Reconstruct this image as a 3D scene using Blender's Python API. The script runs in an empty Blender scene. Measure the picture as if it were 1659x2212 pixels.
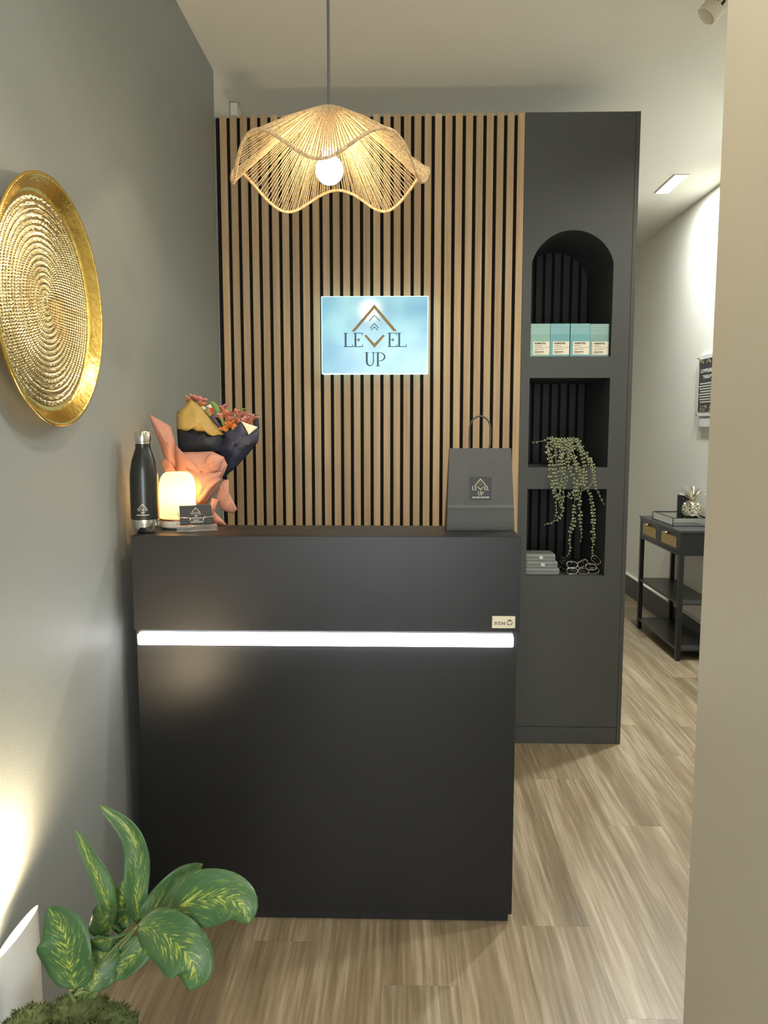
import bpy, math, random
from mathutils import Vector, Matrix
random.seed(11)
S = bpy.context.scene
COL = S.collection
PI = math.pi

# ------------------------------------------------------------------ camera, world, lights, exposure
F_PX, PITCH, YAW, CAM_H = 1702.35, 0.1077, 0.0243, 1.329
cam = bpy.data.cameras.new('camera'); cam.sensor_fit = 'VERTICAL'; cam.sensor_height = 24.0
cam.lens = 24.0 * F_PX / 2212.0; cam.clip_start = 0.02; cam.clip_end = 60
co = bpy.data.objects.new('camera', cam); COL.objects.link(co)
co.location = (0, 0, CAM_H); co.rotation_euler = (PI / 2 - PITCH, 0, YAW); S.camera = co

w = bpy.data.worlds.new('world'); S.world = w; w.use_nodes = True
w.node_tree.nodes['Background'].inputs[0].default_value = (0.62, 0.68, 0.72, 1)
w.node_tree.nodes['Background'].inputs[1].default_value = 1.0
S.view_settings.view_transform = 'Standard'; S.view_settings.look = 'None'
S.view_settings.gamma = 1.0; S.view_settings.use_curve_mapping = False
S.view_settings.exposure = 0.52

def area(name, loc, rot, sx, sy, power, col, spread=PI):
    l = bpy.data.lights.new(name, 'AREA'); l.shape = 'RECTANGLE'; l.size = sx; l.size_y = sy
    l.energy = power; l.color = col; l.spread = spread
    o = bpy.data.objects.new(name, l); COL.objects.link(o); o.location = loc; o.rotation_euler = rot
    return o
def lamp_point(name, loc, power, col, r, parent=None):
    l = bpy.data.lights.new(name, 'POINT'); l.energy = power; l.color = col; l.shadow_soft_size = r
    o = bpy.data.objects.new(name, l); COL.objects.link(o); o.location = loc
    if parent is not None: o.parent = parent; o.location = Vector(loc) - ORG[parent.name]
    return o
def lamp_spot(name, loc, aim, power, col, r, size, blend, parent=None):
    l = bpy.data.lights.new(name, 'SPOT'); l.energy = power; l.color = col; l.shadow_soft_size = r
    l.spot_size = size; l.spot_blend = blend
    o = bpy.data.objects.new(name, l); COL.objects.link(o); o.location = loc
    d = Vector(aim) - Vector(loc); o.rotation_euler = d.to_track_quat('-Z', 'Y').to_euler()
    if parent is not None: o.parent = parent; o.location = Vector(loc) - ORG[parent.name]
    return o
# unseen area light behind the camera, added as even frontal fill
area('front_fill', (-0.1, -1.88, 1.25), (PI / 2, 0, 0), 1.15, 2.1, 42, (0.95, 0.98, 1.0))

# ------------------------------------------------------------------ helpers
ORG = {}
CX, CY = 829.5, 1106.0
_f0 = Vector((-math.sin(YAW), math.cos(YAW), 0)); _rt = Vector((math.cos(YAW), math.sin(YAW), 0)); _up = Vector((0, 0, 1))
_fw = _f0 * math.cos(PITCH) - _up * math.sin(PITCH); _u = _up * math.cos(PITCH) + _f0 * math.sin(PITCH)
def at(px, py, Y):
    """world point at distance Y from the entrance for a measured photo position"""
    d = _fw + _rt * ((px - CX) / F_PX) - _u * ((py - CY) / F_PX)
    return Vector((0, 0, CAM_H)) + d * (Y / d.y)

def tag(o, label=None, cat=None, group=None, kind=None):
    if label: o['label'] = label
    if cat: o['category'] = cat
    if group: o['group'] = group
    if kind: o['kind'] = kind
    return o
def empty(name, loc, label, cat, group=None):
    o = bpy.data.objects.new(name, None); COL.objects.link(o); o.location = loc; o.empty_display_size = 0.02
    ORG[o.name] = Vector(loc); tag(o, label, cat, group); return o
def vadd(a, b): return (a[0] + b[0], a[1] + b[1], a[2] + b[2])

class MB:
    def __init__(s): s.v = []; s.f = []; s.uv = {}
    def box(s, x0, x1, y0, y1, z0, z1):
        n = len(s.v)
        s.v += [(x0,y0,z0),(x1,y0,z0),(x1,y1,z0),(x0,y1,z0),(x0,y0,z1),(x1,y0,z1),(x1,y1,z1),(x0,y1,z1)]
        s.f += [tuple(n+i for i in q) for q in ((0,3,2,1),(4,5,6,7),(0,1,5,4),(1,2,6,5),(2,3,7,6),(3,0,4,7))]
        return s
    def prism(s, poly, fn, w0, w1):
        """poly (u,v) extruded between w0 and w1 through fn(u,v,w)"""
        n = len(s.v); k = len(poly)
        for (a, b) in poly: s.v.append(tuple(fn(a, b, w0)))
        for (a, b) in poly: s.v.append(tuple(fn(a, b, w1)))
        s.f.append(tuple(n + i for i in range(k))); s.f.append(tuple(n + k + i for i in reversed(range(k))))
        for i in range(k):
            j = (i + 1) % k; s.f.append((n + i, n + k + i, n + k + j, n + j))
        return s
    def tube(s, pts, r, seg=8, closed=False, cap=True):
        pts = [Vector(p) for p in pts]; m = len(pts); n = len(s.v)
        rr = r if isinstance(r, (list, tuple)) else [r] * m
        prev = None
        for i, p in enumerate(pts):
            if closed: t = pts[(i + 1) % m] - pts[i - 1]
            else: t = pts[min(i + 1, m - 1)] - pts[max(i - 1, 0)]
            t = t.normalized() if t.length > 1e-9 else Vector((0, 0, 1))
            if prev is None:
                a = Vector((0, 0, 1)) if abs(t.z) < 0.9 else Vector((1, 0, 0)); a = (a - t * a.dot(t)).normalized()
            else:
                a = prev - t * prev.dot(t); a = a.normalized() if a.length > 1e-6 else prev
            prev = a; b = t.cross(a)
            for k in range(seg):
                c = 2 * PI * k / seg; s.v.append(tuple(p + (a * math.cos(c) + b * math.sin(c)) * rr[i]))
        for i in range(m if closed else m - 1):
            i2 = (i + 1) % m
            for k in range(seg):
                k2 = (k + 1) % seg
                s.f.append((n + i*seg + k, n + i*seg + k2, n + i2*seg + k2, n + i2*seg + k))
        if cap and not closed:
            s.f.append(tuple(n + k for k in reversed(range(seg)))); s.f.append(tuple(n + (m-1)*seg + k for k in range(seg)))
        return s
    def lathe(s, prof, c, seg=32, ax='z', mod=None):
        """prof: list of (r, h); closed poles when r==0"""
        n = len(s.v); c = Vector(c); m = len(prof)
        for (r, h) in prof:
            for k in range(seg):
                a = 2 * PI * k / seg
                r2 = mod(r, h, a) if mod else r
                x, y = r2 * math.cos(a), r2 * math.sin(a)
                p = {'z': (x, y, h), 'x': (h, x, y), 'y': (x, -h, y)}[ax]
                s.v.append((c.x + p[0], c.y + p[1], c.z + p[2]))
        for i in range(m - 1):
            for k in range(seg):
                k2 = (k + 1) % seg
                s.f.append((n + i*seg + k, n + i*seg + k2, n + (i+1)*seg + k2, n + (i+1)*seg + k))
        if prof[0][0] > 1e-6: s.f.append(tuple(n + k for k in reversed(range(seg))))
        if prof[-1][0] > 1e-6: s.f.append(tuple(n + (m-1)*seg + k for k in range(seg)))
        return s
    def ball(s, c, r, seg=12, rings=8, sc=(1, 1, 1)):
        n = len(s.v); c = Vector(c)
        for i in range(rings + 1):
            t = PI * i / rings
            for k in range(seg):
                a = 2 * PI * k / seg
                s.v.append((c.x + r*sc[0]*math.sin(t)*math.cos(a), c.y + r*sc[1]*math.sin(t)*math.sin(a), c.z + r*sc[2]*math.cos(t)))
        for i in range(rings):
            for k in range(seg):
                k2 = (k + 1) % seg
                s.f.append((n + i*seg + k, n + (i+1)*seg + k, n + (i+1)*seg + k2, n + i*seg + k2))
        return s
    def grid(s, rows, uv=False):
        n = len(s.v); a = len(rows); b = len(rows[0])
        for i, r in enumerate(rows):
            for j, p in enumerate(r):
                if uv: s.uv[len(s.v)] = (j / (b - 1), i / (a - 1))
                s.v.append(tuple(p))
        for i in range(a - 1):
            for j in range(b - 1): s.f.append((n + i*b + j, n + i*b + j + 1, n + (i+1)*b + j + 1, n + (i+1)*b + j))
        return s
    def mesh(s, name, off=Vector((0, 0, 0)), smooth=False):
        me = bpy.data.meshes.new(name)
        me.from_pydata([(p[0]-off.x, p[1]-off.y, p[2]-off.z) for p in s.v], [], s.f); me.validate()
        if s.uv:
            l = me.uv_layers.new(name='UVMap')
            for lp in me.loops: l.data[lp.index].uv = s.uv.get(lp.vertex_index, (0, 0))
        if smooth:
            me.polygons.foreach_set('use_smooth', [True] * len(me.polygons))
        me.update(); return me
    def build(s, name, mat, parent=None, smooth=False, bevel=0, solid=0, sharp=None):
        if parent is not None: off = ORG[parent.name]
        else:
            xs = [p[0] for p in s.v]; ys = [p[1] for p in s.v]; zs = [p[2] for p in s.v]
            off = Vector(((min(xs)+max(xs))/2, (min(ys)+max(ys))/2, min(zs)))
        me = s.mesh(name, off, smooth); me.materials.append(mat)
        if smooth and sharp:
            try: me.set_sharp_from_angle(angle=sharp)
            except Exception: pass
        o = bpy.data.objects.new(name, me); COL.objects.link(o)
        ORG[o.name] = off
        if parent is not None: o.parent = parent
        else: o.location = off
        if bevel:
            m = o.modifiers.new('bevel', 'BEVEL'); m.width = bevel; m.segments = 2; m.limit_method = 'ANGLE'
        if solid:
            m = o.modifiers.new('solid', 'SOLIDIFY'); m.thickness = solid; m.offset = 0
        return o

def text_mesh(txt, size, mat, M4, parent, name='lettering', align='CENTER', bold=0.0, sx=1.0, depth=0.0002):
    cu = bpy.data.curves.new('t', 'FONT'); cu.body = txt; cu.size = size; cu.align_x = align; cu.offset = bold; cu.extrude = depth
    cu.resolution_u = 3
    o = bpy.data.objects.new('t', cu); COL.objects.link(o)
    me = bpy.data.meshes.new_from_object(o.evaluated_get(bpy.context.evaluated_depsgraph_get()))
    COL.objects.unlink(o); bpy.data.objects.remove(o); bpy.data.curves.remove(cu)
    me.transform(M4 @ Matrix.Diagonal((sx, 1, 1, 1)))
    me.transform(Matrix.Translation(-ORG[parent.name]))
    me.name = name; me.materials.clear(); me.materials.append(mat)
    p = bpy.data.objects.new(name, me); COL.objects.link(p); p.parent = parent; ORG[p.name] = ORG[parent.name]
    return p
def facing_front(x, y, z): return Matrix.Translation((x, y, z)) @ Matrix.Rotation(PI / 2, 4, 'X')
def facing_left(x, y, z): return Matrix.Translation((x, y, z)) @ Matrix.Rotation(-PI / 2, 4, 'Z') @ Matrix.Rotation(PI / 2, 4, 'X')

# ------------------------------------------------------------------ materials
MATS = {}
def nodes(name):
    m = bpy.data.materials.new(name); m.use_nodes = True; t = m.node_tree
    return m, t, t.nodes['Principled BSDF']
def mul(c, k): return tuple(min(1, x * k) for x in c[:3]) + (1,)
def M(name, col, rough=0.5, metal=0.0, var=0.08, scale=9.0, bump=0.0, bscale=120.0, spec=0.5, coat=0.0, trans=0.0, ior=1.45, emis=None, estr=0.0, sss=0.0, stretch=(1, 1, 1)):
    if name in MATS: return MATS[name]
    m, t, b = nodes(name); N = t.nodes; L = t.links
    tc = N.new('ShaderNodeTexCoord'); mp = N.new('ShaderNodeMapping'); mp.inputs['Scale'].default_value = stretch
    L.new(tc.outputs['Object'], mp.inputs['Vector'])
    nz = N.new('ShaderNodeTexNoise'); nz.inputs['Scale'].default_value = scale; nz.inputs['Detail'].default_value = 4
    L.new(mp.outputs['Vector'], nz.inputs['Vector'])
    mx = N.new('ShaderNodeMix'); mx.data_type = 'RGBA'
    mx.inputs['A'].default_value = mul(col, 1 - var); mx.inputs['B'].default_value = mul(col, 1 + var)
    L.new(nz.outputs['Fac'], mx.inputs['Factor']); L.new(mx.outputs['Result'], b.inputs['Base Color'])
    b.inputs['Roughness'].default_value = rough; b.inputs['Metallic'].default_value = metal
    b.inputs['Specular IOR Level'].default_value = spec; b.inputs['Coat Weight'].default_value = coat
    b.inputs['Transmission Weight'].default_value = trans; b.inputs['IOR'].default_value = ior
    if emis: b.inputs['Emission Color'].default_value = (*emis, 1); b.inputs['Emission Strength'].default_value = estr
    if bump:
        n2 = N.new('ShaderNodeTexNoise'); n2.inputs['Scale'].default_value = bscale; n2.inputs['Detail'].default_value = 3
        L.new(mp.outputs['Vector'], n2.inputs['Vector'])
        bp = N.new('ShaderNodeBump'); bp.inputs['Strength'].default_value = bump; bp.inputs['Distance'].default_value = 0.002
        L.new(n2.outputs['Fac'], bp.inputs['Height']); L.new(bp.outputs['Normal'], b.inputs['Normal'])
    MATS[name] = m; return m
def wood(name, c0, c1, c2, stretch, rough, rnd=0.25, bump=0.05, spec=0.4, wav=3.0):
    m, t, b = nodes(name); N = t.nodes; L = t.links
    tc = N.new('ShaderNodeTexCoord'); oi = N.new('ShaderNodeObjectInfo')
    sc = N.new('ShaderNodeVectorMath'); sc.operation = 'SCALE'; sc.inputs[0].default_value = (37, 53, 71); L.new(oi.outputs['Random'], sc.inputs['Scale'])
    ad = N.new('ShaderNodeVectorMath'); ad.operation = 'ADD'; L.new(tc.outputs['Object'], ad.inputs[0]); L.new(sc.outputs[0], ad.inputs[1])
    mp = N.new('ShaderNodeMapping'); mp.inputs['Scale'].default_value = stretch; L.new(ad.outputs[0], mp.inputs['Vector'])
    n1 = N.new('ShaderNodeTexNoise'); n1.inputs['Scale'].default_value = 1.0; n1.inputs['Detail'].default_value = 7; n1.inputs['Roughness'].default_value = 0.62; n1.inputs['Distortion'].default_value = 0.7
    L.new(mp.outputs[0], n1.inputs['Vector'])
    mp2 = N.new('ShaderNodeMapping'); mp2.inputs['Scale'].default_value = tuple(k * wav for k in stretch); L.new(ad.outputs[0], mp2.inputs['Vector'])
    n2 = N.new('ShaderNodeTexNoise'); n2.inputs['Scale'].default_value = 1.0; n2.inputs['Detail'].default_value = 6; L.new(mp2.outputs[0], n2.inputs['Vector'])
    mixf = N.new('ShaderNodeMath'); mixf.operation = 'MULTIPLY_ADD'; mixf.inputs[1].default_value = 0.42; L.new(n2.outputs['Fac'], mixf.inputs[0])
    m3 = N.new('ShaderNodeMath'); m3.operation = 'MULTIPLY'; m3.inputs[1].default_value = 0.58; L.new(n1.outputs['Fac'], m3.inputs[0]); L.new(m3.outputs[0], mixf.inputs[2])
    rp = N.new('ShaderNodeValToRGB'); e = rp.color_ramp.elements
    e[0].position = 0.33; e[0].color = (*c0, 1); e[1].position = 0.68; e[1].color = (*c2, 1); k = e.new(0.5); k.color = (*c1, 1)
    L.new(mixf.outputs[0], rp.inputs['Fac'])
    hs = N.new('ShaderNodeHueSaturation'); L.new(rp.outputs['Color'], hs.inputs['Color'])
    mr = N.new('ShaderNodeMapRange'); mr.inputs['To Min'].default_value = 1 - rnd; mr.inputs['To Max'].default_value = 1 + rnd
    L.new(oi.outputs['Random'], mr.inputs['Value']); L.new(mr.outputs[0], hs.inputs['Value'])
    L.new(hs.outputs['Color'], b.inputs['Base Color']); b.inputs['Roughness'].default_value = rough; b.inputs['Specular IOR Level'].default_value = spec
    bp = N.new('ShaderNodeBump'); bp.inputs['Strength'].default_value = bump; bp.inputs['Distance'].default_value = 0.002
    L.new(n2.outputs['Fac'], bp.inputs['Height']); L.new(bp.outputs['Normal'], b.inputs['Normal'])
    MATS[name] = m; return m

white_paint = M('white_paint', (0.73, 0.71, 0.63), 0.6, var=0.02, scale=3, bump=0.05, bscale=200)
beige_paint = M('beige_paint', (0.55, 0.51, 0.40), 0.6, var=0.03, scale=3, bump=0.08, bscale=220)
grey_paint = M('grey_wall_paint', (0.262, 0.282, 0.272), 0.55, var=0.04, scale=3, bump=0.12, bscale=260, spec=0.4)
dark_paint = M('charcoal_paint', (0.066, 0.071, 0.068), 0.5, var=0.06, scale=5, bump=0.06, bscale=240, spec=0.35)
niche_paint = dark_paint
felt = M('black_felt', (0.012, 0.013, 0.013), 0.95, var=0.3, scale=200, bump=0.3, bscale=600, spec=0.1)
black_slat = M('black_slat', (0.020, 0.022, 0.021), 0.6, var=0.1, scale=20)
desk_black = M('desk_black_laminate', (0.013, 0.013, 0.0135), 0.34, var=0.15, scale=6, bump=0.06, bscale=420, spec=0.4)
metal_black = M('black_metal', (0.014, 0.015, 0.016), 0.35, var=0.1, scale=10, spec=0.5)
shelf_black = M('black_shelf', (0.035, 0.037, 0.037), 0.3, var=0.1, scale=10, spec=0.5)
chrome = M('chrome', (0.78, 0.77, 0.73), 0.12, 1.0, var=0.02)
gold = M('hammered_gold', (0.86, 0.60, 0.16), 0.22, 1.0, var=0.1, scale=30, bump=0.5, bscale=90)
gold_rope = M('gold_rope', (0.86, 0.69, 0.36), 0.16, 1.0, var=0.08, scale=30)
brass = M('brass', (0.72, 0.58, 0.32), 0.25, 1.0, var=0.05)
wood_slat = wood('oak_slat', (0.325, 0.215, 0.108), (0.415, 0.29, 0.158), (0.50, 0.365, 0.215), (34, 34, 1.1), 0.5, 0.12)
plank_mat = wood('oak_vinyl_plank', (0.13, 0.095, 0.053), (0.235, 0.180, 0.106), (0.44, 0.37, 0.26), (11, 0.42, 1), 0.36, 0.12, 0.08, 0.45, 9.0)

# ------------------------------------------------------------------ room shell
def structure(name, mb, mat, **k):
    o = mb.build(name, mat, **k); o['kind'] = 'structure'; return o
WL, WR, CEIL = -0.74, 1.80, 2.703
floor = structure('floor', MB().box(WL - .1, WR + .1, -2.1, 7.1, -0.08, -0.004), M('subfloor', (0.12, 0.10, 0.08), 0.8))
structure('ceiling', MB().box(WL - .1, WR + .1, -2.1, 7.1, CEIL, CEIL + 0.1), white_paint)
structure('wall_left', MB().box(WL - 0.1, WL, -2.0, 3.205, -0.08, CEIL), grey_paint)
structure('wall_left_rear', MB().box(WL - 0.1, WL - 0.002, 3.205, 7.0, -0.08, CEIL), white_paint)
structure('wall_right', MB().box(WR, WR + 0.1, 1.4, 7.0, -0.08, CEIL), white_paint)
structure('wall_far', MB().box(WL, WR, 7.0, 7.1, -0.08, CEIL), white_paint)
structure('wall_near_right', MB().box(0.533, WR + 0.1, -2.0, 1.40, -0.08, CEIL), beige_paint, bevel=0.006)
# assumed front wall behind the camera, unseen; glazing added to admit fill light
fr = structure('wall_front', MB().box(WL, 0.533, -2.0, -1.94, -0.08, 0.15).box(WL, 0.533, -2.0, -1.94, 2.4, CEIL).box(WL, -0.69, -2.0, -1.94, 0.15, 2.4).box(0.483, 0.533, -2.0, -1.94, 0.15, 2.4), white_paint)
gm, gt, gb = nodes('window_glass'); gtr = gt.nodes.new('ShaderNodeBsdfTransparent'); ggl = gt.nodes.new('ShaderNodeBsdfGlossy'); gmx = gt.nodes.new('ShaderNodeMixShader')
ggl.inputs['Roughness'].default_value = 0.02; gmx.inputs[0].default_value = 0.08
gt.links.new(gtr.outputs[0], gmx.inputs[1]); gt.links.new(ggl.outputs[0], gmx.inputs[2]); gt.links.new(gmx.outputs[0], gt.nodes['Material Output'].inputs['Surface'])
structure('fill_window_1', MB().box(-0.69, 0.483, -1.975, -1.965, 0.15, 2.4), gm)
structure('baseboard_right', MB().box(WR - 0.014, WR, 1.41, 7.0, 0, 0.155), dark_paint, bevel=0.003)
structure('trim_1', MB().box(WR - 0.016, WR, 1.41, 7.0, 0.155, 0.163), white_paint)
structure('trim_2', MB().box(WL, WL + 0.03, 3.50, 3.59, 0, CEIL - 0.004), white_paint, bevel=0.002)

# floor planks: 183 mm wide, 1.22 m long, ends at measured places
PW, PL = 0.183, 1.22
pm = MB().box(0.0002, PW - 0.0002, 0.0002, PL - 0.0002, -0.004, 0.0).mesh('plank'); pm.materials.append(plank_mat)
ends = {0: 2.60, 1: 1.989, 2: 1.659, 3: 2.53, 4: 3.437, 5: 3.11, 6: 2.2, 7: 2.9, 8: 3.3, -1: 1.754, -2: 2.35, -3: 1.910, -4: 2.7, -5: 2.0}
col0 = 0.134
for k in range(-5, 10):
    x0 = col0 + PW * k
    y0 = ends.get(k, 2.0)
    while y0 > -2.0: y0 -= PL
    while y0 < 7.0:
        xa, xb = max(x0, WL), min(x0 + PW, WR); ya, yb = max(y0, -2.0), min(y0 + PL, 7.0)
        if xb - xa > 0.01 and yb - ya > 0.02 and not (xa > 0.54 and yb < 1.4):
            full = (xb - xa) > PW - 1e-4 and (yb - ya) > PL - 1e-4
            me = pm if full else None
            if me is None:
                me = MB().box(0.0002, xb - xa - 0.0002, 0.0002, yb - ya - 0.0002, -0.004, 0.0).mesh('plank'); me.materials.append(plank_mat)
            o = bpy.data.objects.new('plank', me); COL.objects.link(o); o.parent = floor
            o.location = Vector((xa, ya, 0)) - ORG['floor']
        y0 += PL

# ------------------------------------------------------------------ slatted partition
YP, ZT = 3.2166, 2.5409
part = structure('wall_partition', MB().box(WL + 0.001, 0.469, 3.2466, 3.34, 0, ZT - 0.012), dark_paint)
MB().box(-0.7395, 0.469, 3.2286, 3.2464, 0, ZT - 0.006).build('felt_backing', felt, part)
sm = MB().box(0, 0.0272, 0, 0.012, 0, ZT).mesh('slat'); sm.materials.append(wood_slat)
for k in range(30):
    o = bpy.data.objects.new('slat', sm); COL.objects.link(o); o.parent = part
    o.location = Vector((-0.7235 + 0.04020 * k, YP, 0)) - ORG['wall_partition']
    m = o.modifiers.new('bevel', 'BEVEL'); m.width = 0.0012; m.segments = 1

# ------------------------------------------------------------------ arched display unit
cab = empty('alcove_cabinet', (0.693, 3.45, 0), 'tall charcoal built-in unit with an arched niche above two square niches', 'cabinet')
XL, XRR, XTR = 0.4705, 0.898, 0.916
nx0, nx1 = 0.507, 0.828
fxz = lambda a, b, w: (a, w, b)
ARC = (0.6675, 1.9325, 0.1656)
def arch_pts(r=ARC[2], n=24):
    a0 = math.acos((0.1605) / ARC[2])
    return [(ARC[0] + r * math.cos(PI - a0 - (PI - 2*a0) * i / n), ARC[1] + r * math.sin(PI - a0 - (PI - 2*a0) * i / n)) for i in range(n + 1)]
ap = arch_pts(); ap[0] = (nx0, ap[0][1]); ap[-1] = (nx1, ap[-1][1])
face = MB()
face.prism([(XL, ZT), (XL, ap[0][1])] + ap + [(XRR, ap[-1][1]), (XRR, ZT)], fxz, YP, YP + 0.018)
zb = ap[0][1]
def rect(m, x0, x1, z0, z1): m.prism([(x0, z0), (x1, z0), (x1, z1), (x0, z1)], fxz, YP, YP + 0.018)
rect(face, XL, nx0, 0.075, zb); rect(face, nx1, XRR, 0.075, zb)
for (z0, z1) in ((1.524, 1.609), (1.077, 1.165), (0.075, 0.719)): rect(face, nx0, nx1, z0, z1)
face.build('face_panel', dark_paint, cab)
MB().box(XL, XRR, YP + 0.001, YP + 0.018, 0, 0.0725).build('plinth', dark_paint, cab, bevel=0.001)
MB().box(XRR + 0.0012, XTR, YP, 3.70, 0, ZT + 0.001).build('side_panel', dark_paint, cab, bevel=0.0012)
MB().box(XL, XL + 0.012, YP + 0.0185, 3.70, 0, ZT - 0.001).build('side_panel', dark_paint, cab)
MB().box(XL + 0.013, XRR, YP + 0.0185, 3.70, ZT - 0.019, ZT - 0.001).build('top_panel', dark_paint, cab)
ND = 3.64
def niche(outline, name='niche_lining'):
    m = MB(); n = len(outline)
    rows = [[(x, YP + 0.0182, z) for (x, z) in outline + outline[:1]], [(x, ND, z) for (x, z) in outline + outline[:1]]]
    m.grid(rows)
    o = m.build(name, niche_paint, cab, solid=0.004); return o
o1 = [(nx0 - .002, 1.607), (nx1 + .002, 1.607)] + [(x, z) for x, z in reversed(arch_pts(ARC[2] + 0.002))]
niche(o1)
niche([(nx0 - .002, 1.163), (nx1 + .002, 1.163), (nx1 + .002, 1.526), (nx0 - .002, 1.526)])
niche([(nx0 - .002, 0.717), (nx1 + .002, 0.717), (nx1 + .002, 1.079), (nx0 - .002, 1.079)])
for (z0, z1) in ((1.61, 2.10), (1.166, 1.523), (0.72, 1.076)):
    bk = MB().box(nx0 - 0.003, nx1 + 0.003, ND, ND + 0.012, z0 - .004, z1 + .004).build('niche_back', felt, cab)
    s2 = MB().box(0, 0.027, 0, 0.012, 0, z1 - z0).mesh('back_slat'); s2.materials.append(black_slat)
    for k in range(8):
        if z1 > 2.0:
            xm = nx0 + 0.006 + 0.04 * k + 0.0135
            hh = ARC[1] + math.sqrt(max(0.002, ARC[2]**2 - (abs(xm - ARC[0]) - 0.0135)**2)) - z0
            s3 = MB().box(0, 0.027, 0, 0.012, 0, hh).mesh('back_slat'); s3.materials.append(black_slat)
        else: s3 = s2
        o = bpy.data.objects.new('back_slat', s3); COL.objects.link(o); o.parent = bk
        o.location = Vector((nx0 + 0.006 + 0.04 * k, ND - 0.0125, z0)) - ORG[cab.name]

# ------------------------------------------------------------------ reception desk
DX0, DX1, DY, DZ = -0.698, 0.2997, 1.986, 1.0516
desk = empty('reception_desk', (-0.2, 2.2, 0), 'black reception desk with a glowing white light strip across its front', 'desk')
MB().box(DX0, DX1, DY, DY + 0.018, 0.8037, DZ).build('upper_fascia', desk_black, desk, bevel=0.0012)
MB().box(DX0, DX1, DY + 0.0182, 2.21, DZ - 0.022, DZ).build('countertop', desk_black, desk, bevel=0.0012)
for x in (DX0, DX1 - 0.018): MB().box(x, x + 0.018, DY + 0.0182, 2.21, 0.8037, DZ - 0.0225).build('upper_side_panel', desk_black, desk)
LY = 2.000
MB().box(-0.697, 0.295, LY, LY + 0.018, 0.024, 0.7630).build('front_panel', desk_black, desk, bevel=0.001)
MB().box(-0.697, 0.295, LY, LY + 0.018, 0.797, 0.8035).build('top_rail', desk_black, desk)
for xa_, xb_ in ((-0.697, -0.689), (0.285, 0.295)): MB().box(xa_, xb_, LY, LY + 0.018, 0.7632, 0.7968).build('light_channel_end', desk_black, desk)
em, et, eb = nodes('led_diffuser'); eb.inputs['Base Color'].default_value = (0.9, 0.9, 0.9, 1)
eb.inputs['Emission Color'].default_value = (0.95, 0.96, 1.0, 1); eb.inputs['Emission Strength'].default_value = 9.0
led = MB().box(-0.6885, 0.2845, LY - 0.0200, LY + 0.016, 0.7655, 0.795).build('light_strip', em, desk, bevel=0.004)
led['label'] = 'glowing white light strip'
for x in (-0.697, 0.277): MB().box(x, x + 0.018, LY + 0.0182, 2.45, 0.024, 0.8035).build('lower_side_panel', desk_black, desk)
MB().box(-0.6785, 0.2765, LY + 0.0184, 2.45, 0.70, 0.725).build('work_surface', desk_black, desk)
MB().box(-0.688, 0.286, LY + 0.008, 2.44, 0.0, 0.0238).build('plinth', metal_black, desk)
badge = MB().box(0.2285, 0.2885, DY - 0.003, DY - 0.0002, 0.8155, 0.8475).build('brand_badge', M('champagne_plate', (0.62, 0.56, 0.40), 0.4, 0.6, var=0.04, scale=60), desk, bevel=0.0022)
badge['label'] = 'champagne metal badge reading REM'
ink = M('badge_ink', (0.10, 0.075, 0.06), 0.6)
def slab_letters():
    k = 0.00115; x0 = 0.2345; z0 = 0.8245; box = []
    def R(m, a, b, c, d): m.prism([(x0 + a*k, z0 + b*k), (x0 + c*k, z0 + b*k), (x0 + c*k, z0 + d*k), (x0 + a*k, z0 + d*k)], fxz, DY - 0.0034, DY - 0.0031)
    def Q(m, *p): m.prism([(x0 + a*k, z0 + b*k) for a, b in p], fxz, DY - 0.0034, DY - 0.0031)
    r = MB(); R(r, 0, 0, 3.6, .9); R(r, 0, 6.1, 5.2, 7); R(r, 1.1, .9, 2.5, 6.1); R(r, 2.5, 3.0, 5.2, 3.8); R(r, 5.0, 3.4, 6.2, 6.6); Q(r, (3.4, 3.0), (4.8, 3.0), (7.0, 0), (5.4, 0))
    o = 8.0; e = MB(); R(e, o, 0, o + 6, .9); R(e, o, 6.1, o + 6, 7); R(e, o + 1.1, .9, o + 2.5, 6.1); R(e, o + 2.5, 3.1, o + 4.6, 3.9); R(e, o + 5.2, .9, o + 6, 2.2); R(e, o + 5.2, 4.9, o + 6, 6.1)
    o = 15.2; m = MB(); R(m, o, 0, o + 3, .9); R(m, o + 6, 0, o + 9, .9); R(m, o + .8, .9, o + 2.0, 7); R(m, o + 6.8, .9, o + 8.2, 7); Q(m, (o + .8, 7), (o + 2.4, 7), (o + 5.1, 1.6), (o + 4.1, .9)); Q(m, (o + 8.2, 7), (o + 6.8, 7), (o + 4.1, .9), (o + 5.0, .9))
    return r, e, m
for l_ in slab_letters(): l_.build('letter', ink, badge)
# crest: small crowned scroll emblem
cm = MB(); cx, cz = 0.2735, 0.8305
for (dx, dz, r0, a0, a1) in ((-0.003, -0.001, .0042, 60, 300), (0.0035, -0.0005, .0038, -110, 140), (0, -.003, .0035, 150, 390)):
    cm.tube([(cx + dx + r0*math.cos(math.radians(a0 + (a1-a0)*i/14)), DY - 0.0033, cz + dz + r0*1.15*math.sin(math.radians(a0 + (a1-a0)*i/14))) for i in range(15)], 0.0007, 5)
cm.prism([(cx - .0035, cz + .0045), (cx + .0035, cz + .0045), (cx + .005, cz + .0085), (cx + .002, cz + .0065), (cx, cz + .0095), (cx - .002, cz + .0065), (cx - .005, cz + .0085)], fxz, DY - 0.0036, DY - 0.0031)
cm.build('crest', ink, badge)

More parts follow.
